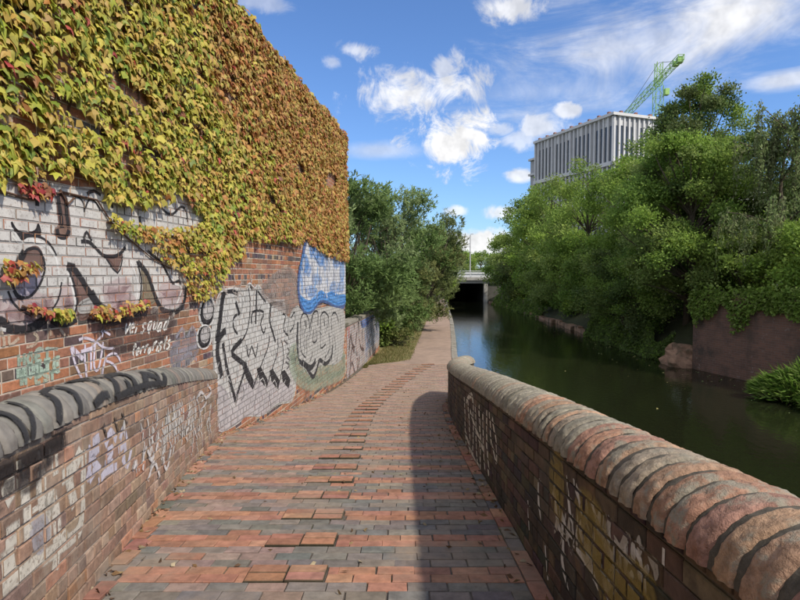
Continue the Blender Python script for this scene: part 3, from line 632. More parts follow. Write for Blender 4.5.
for q, w in (([(349, 350), (351, 335), (354, 352), (357, 332)], .14), ([(350, 365), (353, 345), (358, 360)], .12), ([(358, 320), (360, 345), (364, 350)], .14), ([(362, 330), (363, 355)], .10), ([(349, 378), (352, 362), (356, 375), (360, 355)], .12), ([(366, 325), (367, 350)], .08), ([(371, 318), (372, 345)], .07), ([(376, 318), (377, 338)], .06), ([(353, 320), (355, 330)], .1)): pl.stroke(q, w, (.05, .045, .055), .85)
pl.stroke([(347, 330), (349, 322), (349, 338)], .12, (.45, .06, .09), .8)
for q in ([(369, 315), (370, 350)], [(374, 314), (374, 344)], [(380, 314), (380, 338)], [(355, 340), (356, 372)], [(360, 352), (361, 366)]): pl.stroke(q, .10, (.62, .62, .64), .8)
for k in range(60):
    x = random.uniform(348, 383); y0 = random.uniform(312, 352); pl.stroke([(x, y0), (x + random.uniform(-.6, .6), y0 + random.uniform(4, 8)), (x + random.uniform(-1, 1), y0 + random.uniform(8, 18))], random.uniform(.03, .09), random.choice([(.06, .06, .07), (.66, .65, .66), (.10, .10, .12), (.30, .40, .62) if x > 362 else (.66, .65, .66)]), .8)
pl.build('graffiti', 'spray_paint', lw, 'black, white and blue scribbled graffiti')

# ================================================================== creeper
crp = empty('creeper', Pw(9, 4.0)); tag(crp, 'green to orange autumn creeper hanging over the brick building', 'creeper')
LT = np.array([(0, .02, .05), (-.30, .12, -.05), (-.52, -.36, -.10), (-.22, -.44, .0), (0, -1.0, -.16), (.22, -.44, .0), (.52, -.36, -.10), (.30, .12, -.05), (0, -.42, .07)])
LF = np.array([(8, 0, 1), (8, 1, 2), (8, 2, 3), (8, 3, 4), (8, 4, 5), (8, 5, 6), (8, 6, 7), (8, 7, 0)])
def unit(a): return a / (np.linalg.norm(a, axis=-1, keepdims=True) + 1e-9)
def vnoise(x, y, seed=0):
    xi, yi = math.floor(x), math.floor(y); fx, fy = x - xi, y - yi
    h = lambda a, b: (math.sin(a * 127.1 + b * 311.7 + seed * 74.7) * 43758.5453) % 1.0
    fx = fx * fx * (3 - 2 * fx); fy = fy * fy * (3 - 2 * fy)
    return (h(xi, yi) * (1 - fx) + h(xi + 1, yi) * fx) * (1 - fy) + (h(xi, yi + 1) * (1 - fx) + h(xi + 1, yi + 1) * fx) * fy
GREEN = [(.33, .36, .05), (.42, .40, .065), (.50, .44, .085), (.20, .27, .04), (.52, .38, .09), (.48, .32, .085), (.52, .45, .09)]
AUT = [(.50, .28, .09), (.45, .20, .065), (.52, .35, .10), (.42, .30, .08), (.36, .14, .05), (.40, .34, .08)]
REDS = [(.38, .06, .05), (.45, .10, .09), (.30, .13, .07), (.42, .25, .07)]
leaves = []
def try_leaf(s, z, force=None):
    px, py = proj(Pw(s, z, .05))
    if px < -9000: px, py = -300, 100
    k = covered(px, py) if force is None else force
    if not k: return
    if k == 1:
        if in_gap(px, py): return
        g = .6 * vnoise(s * 1.1 + z * .9, z * 2.3 - s * .35, 3) + .4 * vnoise(s * 3.1 + z * 2.2, z * 6 - s, 4)
        if g < .17 and random.random() < .85: return
        if py > low_row(px) - 6 and random.random() < .35: return
    elif random.random() > STRANDS[k - 2][1] * .9: return
    hue = vnoise(s * .5, z * .8, 5) * .55 + vnoise(s * 2.1, z * 2.4, 8) * .45 + (s - 7.6) * .08 + (z - 5.2) * .03 + random.uniform(-.26, .26)
    kind = STRANDS[k - 2][2] if k > 1 else 0
    if kind == 4 or kind == 3: c = random.choice(REDS)
    elif kind == 2: c = random.choice(GREEN[1:])
    elif kind == 1: c = random.choice(REDS + AUT + GREEN[1:3])
    else:
        c = random.choice(GREEN) if hue < .52 else random.choice(AUT)
        if random.random() < .02: c = random.choice(REDS)
    lump = vnoise(s * 1.7, z * 1.7, 1)
    leaves.append((s, z, .02 + .07 * lump + random.random() * .055, random.choice((.045, .06, .075, .085, .095, .12)) * random.uniform(.85, 1.15) * (.66 if k > 1 else 1), jit(c, .22, .012)))
for _ in range(54000): try_leaf(random.uniform(-1.2, WS1 + .07), random.uniform(2.6, WTOP + .03))
for _ in range(900):
    s_ = random.uniform(3, WS1 + .1)
    if vnoise(s_ * 1.6, 7, 2) > .38: try_leaf(s_, WTOP + random.random() ** 2 * .11, 1)
for i, (pl_, dn, kd) in enumerate(STRANDS):
    xs_ = [p[0] for p in pl_]; ys_ = [p[1] for p in pl_]
    for _ in range(150 if i > 1 else 620):
        x, y = random.uniform(min(xs_), max(xs_)), random.uniform(min(ys_), max(ys_))
        if inpoly(x, y, pl_): s, z = wall_st(x, y); try_leaf(s, z, 2 + i)
NL = len(leaves)
A = np.array([l[:4] for l in leaves]); LC = np.array([l[4] for l in leaves])
ctr = np.stack([-3.2 + .1013 * A[:, 0] + .9949 * A[:, 2], .9949 * A[:, 0] - .1013 * A[:, 2], A[:, 1]], 1)
tilt = np.radians(rng.normal(32, 13, NL)); yaw = np.radians(rng.normal(0, 26, NL)); roll = np.radians(rng.normal(0, 34, NL))
hn = np.cos(yaw)[:, None] * WN + np.sin(yaw)[:, None] * WD
N_ = unit(np.cos(tilt)[:, None] * hn + np.sin(tilt)[:, None] * np.array([0, 0, 1.0]))
X_ = unit(np.cross(np.tile([0, 0, 1.0], (NL, 1)), N_)); Y_ = np.cross(N_, X_)
X2 = np.cos(roll)[:, None] * X_ + np.sin(roll)[:, None] * Y_; Y2 = -np.sin(roll)[:, None] * X_ + np.cos(roll)[:, None] * Y_
sz = A[:, 3][:, None, None]
curl = rng.uniform(.6, 2.2, NL)[:, None, None]
VL = ctr[:, None, :] + sz * (LT[None, :, 0:1] * X2[:, None, :] + (LT[None, :, 1:2] + .35) * Y2[:, None, :] + curl * LT[None, :, 2:3] * N_[:, None, :])
pr = np.array([proj(c) for c in ctr]); dep = (ctr - EYE) @ FW
size_px = np.where((pr[:, 0] > 4) & (pr[:, 0] < 345) & (pr[:, 1] > 4) & (dep > .5), A[:, 3] / np.maximum(dep, .1) * (1 + A[:, 2]), 0)
order = np.argsort(-size_px); own = order[:300]; rest = order[300:]
for i in own:
    m1 = MB(); m1.add([tuple(v) for v in VL[i]], [tuple(f) for f in LF], tuple(LC[i])); m1.build('leaf', 'leaf', crp)
Fr = (LF[None] + (np.arange(len(rest)) * 9)[:, None, None]).reshape(-1, 3)
tag(np_mesh('foliage', VL[rest].reshape(-1, 3), Fr, np.repeat(LC[rest], 9, 0), 'leaf', crp), kind='stuff')
mb = MB()
for k in range(34):
    s = random.uniform(2.5, 15.5); z = random.uniform(4.5, 5.2) if s < 8 else random.uniform(4.3, 4.8); pts = []
    for q in range(9): pts.append(Pw(s, z, .018 + .008 * random.random())); s += random.uniform(-.16, .2); z += random.uniform(.2, .5); z = min(z, 7.15)
    mb.tube(pts, [.009 - .0006 * q for q in range(9)], 5)
for pix in ([(-5, 190), (30, 200), (60, 192), (95, 200), (112, 226), (128, 240), (150, 258), (168, 268), (190, 275)], [(0, 268), (14, 273), (30, 268)], [(86, 318), (105, 322), (125, 314), (146, 308)], [(20, 306), (40, 315)], [(105, 222), (140, 232), (200, 240)], [(306, 240), (310, 250), (318, 265)], [(58, 190), (66, 204), (72, 198)]):
    pts = [Pw(*wall_st(*p), .02) for p in pix]; mb.tube(pts, [.010 - .0006 * q for q in range(len(pts))], 5)
mb.build('stem', 'stem', crp)

# ================================================================== parapets
class Curve:
    def __init__(s, f, y0, y1, side, n=400):
        ys_ = np.linspace(y0, y1, n); s.p = np.array([(f(y), y) for y in ys_])
        seg = np.linalg.norm(np.diff(s.p, axis=0), axis=1); s.s = np.concatenate([[0], np.cumsum(seg)]); s.L = s.s[-1]; s.side = side
        t = np.gradient(s.p, axis=0); t /= np.linalg.norm(t, axis=1, keepdims=True); s.t = t
    def at(s, q):
        return (np.interp(q, s.s, s.p[:, 0]), np.interp(q, s.s, s.p[:, 1]), np.interp(q, s.s, s.t[:, 0]), np.interp(q, s.s, s.t[:, 1]))
    def P(s, q, t, d=0.0):
        """q along the foot of the wall, t above the ramp, d towards the path"""
        x, y, tx, ty = s.at(min(max(q, 0), s.L)); nx, ny = (-ty, tx) if s.side > 0 else (ty, -tx)
        return (x + nx * d, y + ny * d, zp(y) + t)
    def q_of_y(s, y): return float(np.interp(y, s.p[:, 1], s.s))
    def st(s, px, py):
        qs = np.linspace(0, s.L, 300); pp = [(proj(s.P(q, 0)), proj(s.P(q, .75)), q) for q in qs]
        best = None
        for a, b, q in pp:
            if a[0] < -9000: continue
            k = (py - a[1]) / (b[1] - a[1]); x = a[0] + k * (b[0] - a[0]); e_ = abs(x - px)
            if best is None or e_ < best[0]: best = (e_, q, k * .75)
        return best[1], best[2]
HW, TH, RC, FL = .77, .34, .205, .80
def hwf(y): return HW if TH > .3 else cat_rom([(-4, .85), (1.5, .875), (3, .93), (4.2, .92), (5.5, .87), (7.6, .79)], y)
def parapet_body(cv, parent, mat, zlow):
    qs = np.linspace(0, cv.L, 90); vs = []; fs = []
    for q in qs:
        a = cv.P(q, 0, 0); b = cv.P(q, 0, -TH); top = cv.P(q, hwf(a[1]))[2]
        vs += [(a[0], a[1], a[2] - .25), (a[0], a[1], top), (b[0], b[1], top), (b[0], b[1], zlow)]
    for i in range(len(qs) - 1):
        for k in range(3): fs.append((4*i + k, 4*i + 4 + k, 4*i + 5 + k, 4*i + 1 + k))
    fs += [(0, 1, 2, 3), tuple(4 * (len(qs) - 1) + k for k in (3, 2, 1, 0))]
    m1 = MB(); m1.add(vs, fs); return m1.build('wall', mat, parent)
def coping(cv, parent, mat, pitch, gap, palette, near_y, rough, q0=0.0, name='coping_brick', grey_after=None):
    # mortar core
    def C(q, th, r):
        x, y, tx, ty = cv.at(min(max(q, 0), cv.L)); nx, ny = (-ty, tx) if cv.side > 0 else (ty, -tx)
        u = math.cos(th) * r - TH / 2; return (x + nx * u, y + ny * u, zp(y) + hwf(y) + .003 + math.sin(th) * r * FL)
    n = 12; qs = np.linspace(0, cv.L, int(cv.L / .08)); m1 = MB()
    m1.add([C(q, math.pi * k / n, RC - .011) for q in qs for k in range(n + 1)], [(i*(n+1)+k, i*(n+1)+k+1, (i+1)*(n+1)+k+1, (i+1)*(n+1)+k) for i in range(len(qs)-1) for k in range(n)] + [tuple(range(n + 1)), tuple((len(qs)-1)*(n+1)+k for k in range(n + 1))])
    m1.build('coping_bed', 'coping_mortar', parent, smooth=True)
    q = q0
    while q < cv.L - .03:
        pt_ = pitch * random.uniform(.88, 1.12); q1 = min(q + pt_ - gap * random.uniform(.55, 1.25), cv.L); y = cv.at(q)[1]; fine = y < near_y
        n = 40 if fine else 10; rel = [0, .05, .12, .22, .36, .5, .64, .78, .88, .95, 1] if fine else [0, .15, .85, 1]
        c = jit(pick(palette(y)), .16, .004); r0 = RC + random.uniform(-.002, .003); seed = random.random() * 50; shift = random.uniform(-.01, .01); chip = random.random() * 3
        def prof(f): e_ = min(f, 1 - f); return -.014 * max(0, 1 - e_ / .17) ** 2
        vs = []
        for f in rel:
            for k in range(n + 1):
                th = math.pi * (k / n) * 1.0 + shift * 0; rough_ = rough if fine else rough * .5; nz = (vnoise(f * 3 + seed, k * 10 / n, 1) - .5) * rough_ + (vnoise(f * 6 + seed, k * 22 / n, 2) - .5) * rough * .8 + ((vnoise(f * 11 + seed, k * 40 / n, 3) - .5) * rough * .7 if fine else 0)
                if fine and abs(k / n * 3 - chip) < .3 and f > .5: nz -= .006 * vnoise(seed, k, 4)
                skew = (vnoise(seed + k * 9 / n, 3, 6) - .5) * .010 * (1 if fine else .4) + (vnoise(seed + k * 24 / n, f * 2, 8) - .5) * (.006 if fine else 0)
                vs.append(C(q + (q1 - q) * f + skew, th, r0 + prof(f) + nz))
        m_ = len(rel); fs = [(i*(n+1)+k, i*(n+1)+k+1, (i+1)*(n+1)+k+1, (i+1)*(n+1)+k) for i in range(m_-1) for k in range(n)]
        m1 = MB(); m1.add(vs, fs, c); m1.build(name, mat, parent, smooth=True)
        q += pt_
    return C
def parapet_bricks(cv, colours, shift=0.0):
    out = []; ch, bl = .0735, .23
    for r in range(-1, 11 if TH > .3 else 13):
        q = -(r % 2) * bl / 2; hd = (r % 4 == 2)
        while q < cv.L:
            L = bl / 2 if hd else bl; q1 = min(q + L - .010, cv.L)
            tt = min((r + 1) * ch - .005, hwf(cv.at(max(q, 0))[1]) - .004)
            if q1 > .02 and q1 - max(q, 0) > .03 and tt - r * ch > .02: out.append((max(q, 0), q1, r * ch + .005, tt, .006 + random.random() * .007, jit(pick(colours), .22, .01)))
            q += L
    return out
# ---- right-hand parapet
rp = empty('parapet_wall', (.95, 6, zp(6))); tag(rp, 'curving brick parapet with half-round brick coping between the ramp and the canal', 'parapet')
rc = Curve(lambda y: cat_rom(RIN, y), -2.5, 13.25, 1)
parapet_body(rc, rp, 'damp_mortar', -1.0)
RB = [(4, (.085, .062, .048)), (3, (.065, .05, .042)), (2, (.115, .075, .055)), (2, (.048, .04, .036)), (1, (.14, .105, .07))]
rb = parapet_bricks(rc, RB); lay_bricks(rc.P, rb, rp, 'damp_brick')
NEARC = [(3, (.35, .20, .135)), (2.0, (.30, .245, .19)), (3, (.37, .235, .16)), (1.5, (.28, .23, .18)), (1.2, (.34, .19, .145))]
FARC = [(4, (.30, .275, .22)), (3, (.26, .235, .19)), (1, (.31, .23, .17))]
coping(rc, rp, 'coping_brick', .118, .028, lambda y: NEARC if (y < 2.4 + random.random() * 2.4) else FARC, 4.2, .0085)
pr_ = Painter(rc.P, rb, .0735, 0.0, rc.st)
for q, w in (([(465, 396), (466, 420), (467, 445)], .05), ([(469, 398), (470, 425), (471, 455)], .05), ([(467, 402), (472, 395), (474, 410), (474, 460)], .045), ([(476, 405), (477, 440), (478, 468)], .05), ([(480, 405), (481, 440), (481, 470)], .05), ([(484, 412), (484, 445), (486, 470)], .045), ([(488, 410), (488, 440), (490, 476)], .045), ([(491, 412), (492, 440)], .035), ([(494, 418), (497, 445), (497, 462), (492, 440)], .03), ([(466, 430), (473, 455), (480, 468)], .04), ([(471, 410), (477, 430), (484, 450)], .035)):
    pr_.stroke(q, w * 1.7, (.66, .63, .56), .95)
pr_.build('graffiti', 'spray_paint', rp, 'faded chalky white dripping tag')
for q, w in (([(540, 478), (541, 500), (543, 520)], .03), ([(556, 480), (560, 520), (566, 540)], .035), ([(570, 475), (572, 510), (576, 525)], .025), ([(580, 490), (583, 515)], .025), ([(566, 520), (566, 560), (570, 590)], .03), ([(585, 530), (590, 560), (600, 590)], .03), ([(595, 500), (600, 530)], .03), ([(610, 522), (611, 545)], .03), ([(600, 555), (608, 575), (612, 600)], .035), ([(575, 545), (590, 565), (596, 580)], .03), ([(632, 540), (640, 560), (646, 580)], .02), ([(666, 548), (666, 565)], .02), ([(618, 550), (622, 590)], .03), ([(548, 545), (550, 580)], .03), ([(530, 500), (531, 530)], .025), ([(606, 540), (616, 560)], .05), ([(588, 505), (590, 520)], .05)):
    pr_.stroke(q, w * 1.7, (.62, .61, .60), .95, taper=True)
for k in range(60):
    u = random.random(); x = 552 + 100 * u + random.gauss(0, 8); y0 = 462 + 88 * u + random.uniform(0, 55); ln = random.uniform(8, 34); a_ = random.uniform(-6, 8)
    pr_.stroke([(x, y0), (x + a_ * .3, y0 + ln * .5), (x + a_, y0 + ln)], random.uniform(.02, .055), random.choice([(.58, .57, .55), (.48, .45, .40), (.62, .61, .60)]), random.uniform(.5, .95), taper=True)
for q in ([(583, 505), (600, 520), (604, 560), (590, 545)], [(604, 555), (625, 570), (630, 600), (612, 595)], [(556, 465), (562, 470), (562, 510), (556, 490)], [(630, 575), (648, 588), (650, 600), (632, 600)]): pr_.fill(q, (.36, .27, .07), .45, .10)
pr_.build('graffiti', 'spray_paint', rp, 'patchy yellow and white old tag')
# ---- left-hand parapet
lp = empty('parapet_wall', (lpar_x(5) - .1, 5, zp(5))); tag(lp, 'tagged brick parapet with grey painted round coping below the graffiti building', 'parapet')
TH, RC, FL = .26, .15, .95
lc = Curve(lpar_x, -2.5, LEND + .02, -1)
parapet_body(lc, lp, 'mortar', 1.2)
LB = [(4, (.29, .185, .135)), (3, (.25, .16, .118)), (2.5, (.33, .24, .18)), (1.0, (.20, .14, .11)), (.7, (.34, .18, .11))]
lbk = parapet_bricks(lc, LB); lay_bricks(lc.P, lbk, lp, 'parapet_brick')
GREYC = [(3, (.17, .162, .15)), (3, (.145, .138, .128)), (2, (.19, .178, .16)), (1, (.20, .165, .14))]
CL = coping(lc, lp, 'painted_coping', .105, .010, lambda y: GREYC, 3.6, .005)
pp = Painter(lc.P, lbk, .0735, 0.0, lc.st)
LVP = (.56, .54, .64); CR = (.56, .53, .46)
for q, w in (([(88, 445), (88, 470), (84, 480)], .05), ([(89, 445), (96, 438), (97, 448), (90, 456), (98, 470)], .05), ([(103, 446), (108, 432), (114, 440)], .05), ([(104, 452), (110, 448), (108, 460), (104, 466), (112, 462)], .045), ([(118, 440), (122, 428), (126, 440)], .045), ([(116, 450), (124, 445), (122, 460)], .045), ([(88, 480), (95, 468)], .05), ([(98, 482), (104, 472), (116, 466)], .045), ([(120, 458), (126, 466), (130, 448)], .04)):
    pp.stroke(q, w * 1.25, LVP, .95)
pp.build('graffiti', 'spray_paint', lp, 'pale lavender letter tag')
for q, w in (([(12, 462), (14, 475)], .05), ([(23, 476), (24, 500), (24, 540)], .05), ([(31, 506), (32, 512)], .09), ([(38, 470), (39, 500), (45, 515), (51, 495), (54, 540), (52, 570)], .055), ([(53, 455), (54, 475)], .04), ([(66, 470), (70, 492), (72, 505)], .055), ([(60, 478), (72, 468), (80, 450)], .05), ([(82, 450), (81, 500), (78, 525), (66, 540), (20, 570), (0, 588)], .045), ([(62, 530), (64, 545)], .05), ([(0, 500), (8, 485), (12, 490)], .06), ([(0, 575), (14, 560)], .10), ([(0, 540), (14, 530)], .06), ([(35, 530), (44, 520), (46, 540)], .045)):
    pp.stroke(q, w * 1.75, (.62, .59, .52), .95)
pp.fill([(28, 528), (40, 520), (46, 535), (36, 548)], (.50, .49, .54), .6, .04)
pp.build('graffiti', 'faded_paint', lp, 'large cream brush-stroke tag')
for k in range(110):
    x = random.gauss(176, 19); y0 = 398 + (190 - x) * .20 + random.uniform(-2, 30); ln = random.uniform(8, 34)
    pp.stroke([(x, y0), (x + random.uniform(-2, 2), y0 + ln * .5), (x + random.uniform(-3, 3), y0 + ln)], random.uniform(.02, .06), (.64, .63, .61), .9, taper=True)
for q in ([(140, 470), (143, 448), (150, 460), (156, 440)], [(146, 480), (152, 462), (157, 478)], [(160, 452), (164, 470), (170, 445)], [(195, 400), (200, 392), (205, 402), (198, 412)], [(206, 385), (210, 392), (204, 398)], [(130, 470), (134, 462), (136, 472)]): pp.stroke(q, .045, (.66, .64, .64), .95)
pp.build('graffiti', 'faded_paint', lp, 'white splashes and drips of spray paint')
pp.fill([(-20, 475), (10, 462), (50, 440), (60, 438), (40, 458), (26, 478), (10, 478), (-20, 500)], (.06, .05, .05), .55, .08)
for q in ([(36, 452), (34, 480)], [(46, 447), (45, 466)], [(16, 465), (17, 482)], [(100, 424), (104, 438)], [(112, 418), (116, 434)], [(120, 414), (124, 424)], [(58, 440), (60, 450)]): pp.stroke(q, .04, (.04, .036, .036), .85, taper=True)
pp.build('graffiti', 'faded_paint', lp, 'black paint runs below the coping')
# black tag sprayed over the round coping: strokes along (distance, angle)
mb = MB()
def cop_stroke(pts, w, colr=(.025, .024, .026)):
    d = []
    for i in range(len(pts) - 1):
        for k in range(8): d.append([pts[i][a] + (pts[i + 1][a] - pts[i][a]) * k / 8 for a in (0, 1)])
    d.append(list(pts[-1]))
    for _ in range(3): d = [d[0]] + [[(d[i-1][a] + 2 * d[i][a] + d[i+1][a]) / 4 for a in (0, 1)] for i in range(1, len(d) - 1)] + [d[-1]]
    vs = []; cs = []
    for i, (q, th) in enumerate(d):
        a, b = d[max(0, i-1)], d[min(len(d)-1, i+1)]; dq, dt = b[0] - a[0], (b[1] - a[1]) * RC; L = math.hypot(dq, dt) + 1e-9
        for u, al in ((-1, 0), (-.65, .97), (0, 1), (.65, .97), (1, 0)):
            vs.append(CL(q - dt / L * u * w / 2, max(.03, th + dq / L * u * w / 2 / RC), RC + .0085)); cs.append(tuple(colr) + (al,))
    mb.add(vs, [(5*i+k, 5*i+k+1, 5*i+5+k+1, 5*i+5+k) for i in range(len(d)-1) for k in range(4)], cs)
def cq(y): return lc.q_of_y(y)
for y0, y1, h0, h1, w in ((1.5, 1.72, .1, 1.5, .05), (1.75, 1.62, .15, 1.45, .04), (1.9, 2.12, .2, 1.6, .055), (2.12, 2.2, 1.6, .1, .05), (2.25, 2.35, .1, 1.5, .04), (2.5, 2.62, .15, 1.3, .06), (2.62, 2.8, 1.3, 1.4, .04), (2.8, 2.75, 1.4, .1, .06), (2.95, 3.2, .2, .35, .06), (3.2, 3.0, .9, 1.5, .05), (3.3, 3.45, .1, 1.2, .08), (3.45, 3.75, 1.2, 1.1, .06), (3.75, 3.7, 1.1, .1, .09), (3.9, 4.15, .15, 1.0, .08), (4.1, 4.35, .9, .3, .09), (4.35, 4.4, .1, 1.3, .05), (4.5, 4.6, .1, .8, .09), (3.3, 4.5, .16, .18, .05), (3.0, 3.4, 1.55, 1.1, .03), (3.55, 3.6, .2, .7, .07)):
    cop_stroke([(cq(y0), h0), (cq((y0 + y1) / 2) + .05, (h0 + h1) / 2 + .15), (cq(y1), h1)], w)
o = mb.build('graffiti', 'spray_paint', lp); o['label'] = 'black looping tag sprayed on the round coping'

# ================================================================== ramp paving
path = empty('path', (0, 8, zp(8))); tag(path, kind='structure')
def Pp(x, y, d=0.0): return (x, y, zp(y) + d)
mb = MB(); yy = np.arange(-4, 19.61, .2)
vs = []
for y in yy: vs += [(wall_x(y) - .05 if y < 19 else path_left(y) - .1, y, zp(y)), (path_right(y) + (.28 if y < 13.9 else -.02), y, zp(y))]
mb.add(vs, [(2*i, 2*i+1, 2*i+3, 2*i+2) for i in range(len(yy) - 1)]); o = mb.build('paving_bed', 'joint_sand', path)
def rib_x(y): return cat_rom([(-4, -.62), (3, -.62), (9.6, -.66), (12, -.52), (14, -.25), (16, .10), (18, .60), (19.5, 1.0)], y)
RED = [(3, (.33, .16, .105)), (2, (.36, .19, .125)), (2, (.29, .14, .10))]
GRY = [(3, (.175, .158, .142)), (3, (.145, .138, .132)), (1.2, (.195, .168, .145))]
pav = []; ribs = []; CW, PL = .101, .21; Y00 = 2.95
k = -60
while True:
    y0 = Y00 + k * CW; b = k % 5
    if y0 > 19.3: break
    if y0 < -2.6: k += 1; continue
    red = b < 2; ym = y0 + CW / 2
    xl, xr = path_left(ym) + .115, path_right(ym) - .115 if ym < 13.6 else path_right(ym) - .18
    x = xl - ((k * .37) % 1.0) * PL; rx = rib_x(y0 - (b if red else 0) * CW)
    soldier = (8.02 < ym < 8.12)
    L = PL if not soldier else .103
    while x < xr:
        a, c_ = max(x, xl), min(x + L - .006, xr); x += L * random.uniform(.97, 1.03)
        if red:
            if a < rx - .215 < c_: c_ = rx - .221
            elif a < rx + .215 < c_: a = rx + .221
            elif rx - .215 <= a and c_ <= rx + .215: continue
        if c_ - a < .025: continue
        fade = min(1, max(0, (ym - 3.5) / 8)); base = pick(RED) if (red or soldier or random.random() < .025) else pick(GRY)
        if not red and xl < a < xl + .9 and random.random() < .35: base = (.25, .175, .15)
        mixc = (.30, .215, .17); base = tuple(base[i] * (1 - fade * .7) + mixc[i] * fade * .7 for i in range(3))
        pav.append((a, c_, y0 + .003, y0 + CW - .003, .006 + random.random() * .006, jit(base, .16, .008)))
    if red:
        for h in (0, 1):
            a = rx - .215 + h * .216; ribs.append((a, a + .211, y0 + .002, y0 + CW - .002, .024 + random.uniform(-.005, .006), jit(pick(RED), .15, .01)))
    k += 1
edge = []
y = -2.5
while y < 13.4:
    for f, sgn in ((path_left, 1), (path_right, -1)):
        if sgn < 0 or y < 18.8:
            x0 = f(y + .1); a, b = (x0 + .012, x0 + .108) if sgn > 0 else (x0 - .108, x0 - .014)
            sl = (f(y + .2) - f(y)) / .2
            edge.append((a, b, y + .004, y + .206, .008 + random.random() * .01, jit(pick(RED), .2, .01) if random.random() < .7 else jit(pick(GRY), .2, .01)))
    y += .21
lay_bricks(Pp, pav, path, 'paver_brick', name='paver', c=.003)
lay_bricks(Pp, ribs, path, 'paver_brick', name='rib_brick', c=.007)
lay_bricks(Pp, edge, path, 'paver_brick', name='edging_brick', c=.003)
# towpath beyond the ramp
mb = MB(); yy = np.arange(19.3, 90, .6); vs = []
for y in yy: vs += [(path_left(y), y, zp(y) + .004), (path_right(y) - .16, y, zp(y) + .004)]
mb.add(vs, [(2*i, 2*i+1, 2*i+3, 2*i+2) for i in range(len(yy) - 1)]); tag(mb.build('towpath', 'tarmac'), kind='structure')
mb = MB(); yy = np.arange(17.5, 90, .6); vs = []
for y in yy: vs += [(-14.0 if y > 23.4 else wall_x(y) - .2, y, zp(max(y, 19)) - .03 + (.25 if y > 24.5 else 0)), (path_left(max(y, 19.1)) + .03, y, zp(max(y, 19)) - .004)]
mb.add(vs, [(2*i, 2*i+1, 2*i+3, 2*i+2) for i in range(len(yy) - 1)]); tag(mb.build('verge', 'grass_ground'), kind='structure')
# stone edging of the canal
ed = empty('canal_edging', (2.0, 30, .35)); tag(ed, 'row of worn stone slabs edging the towpath beside the water', 'kerb')
y = 13.75
while y < 66:
    y1 = y + (.95 if y < 40 else 2.4); a0, a1 = path_right(y), path_right(y1 - .02); z0, z1 = zp(y), zp(y1); h = random.uniform(.012, .03)
    vs = [(a0 - .17, y, z0 + h), (a0 + .05, y, z0 + h), (a1 + .05, y1 - .02, z1 + h), (a1 - .17, y1 - .02, z1 + h)]; vs += [(v[0], v[1], -.9) for v in vs]
    m1 = MB(); m1.add(vs, [(0, 1, 2, 3), (0, 4, 5, 1), (1, 5, 6, 2), (2, 6, 7, 3), (3, 7, 4, 0)]); m1.build('edging_stone', 'stone', ed); y = y1

# ================================================================== vegetation
def leaf_cloud(ctrs, dirs, length, width, cols, name, mat, parent, fold=.18, nrm=None):
    """one folded diamond leaf per centre: dirs = direction base -> tip"""
    n = len(ctrs); dirs = unit(dirs); ref = unit(rng.normal(size=(n, 3))); ref = ref if nrm is None else unit(unit(nrm) + ref * .55); side = unit(np.cross(dirs, ref)); nor = np.cross(side, dirs)
    L = (length * rng.uniform(.7, 1.3, n))[:, None]; Wd = (width * rng.uniform(.7, 1.3, n))[:, None]
    v0 = ctrs; v1 = ctrs + dirs * L * .45 + side * Wd * .5 + nor * Wd * fold; v2 = ctrs + dirs * L; v3 = ctrs + dirs * L * .45 - side * Wd * .5 + nor * Wd * fold
    V = np.stack([v0, v1, v2, v3], 1).reshape(-1, 3); b = np.arange(n)[:, None] * 4
    Fq = np.concatenate([b + np.array([[0, 1, 2]]), b + np.array([[0, 2, 3]])], 0)
    return np_mesh(name, V, Fq, np.repeat(np.clip(cols, .008, .8), 4, 0), mat, parent)
def limb(mb, a, b, r0, r1, bend=.15, n=6):
    a, b = np.array(a, float), np.array(b, float); m_ = (a + b) / 2 + rng.normal(size=3) * np.linalg.norm(b - a) * bend * .5 + np.array([0, 0, np.linalg.norm(b - a) * .08])
    pts = [(1 - t) ** 2 * a + 2 * t * (1 - t) * m_ + t * t * b for t in np.linspace(0, 1, n)]
    mb.tube(pts, list(np.linspace(r0, r1, n)), 6, cap=False); return pts
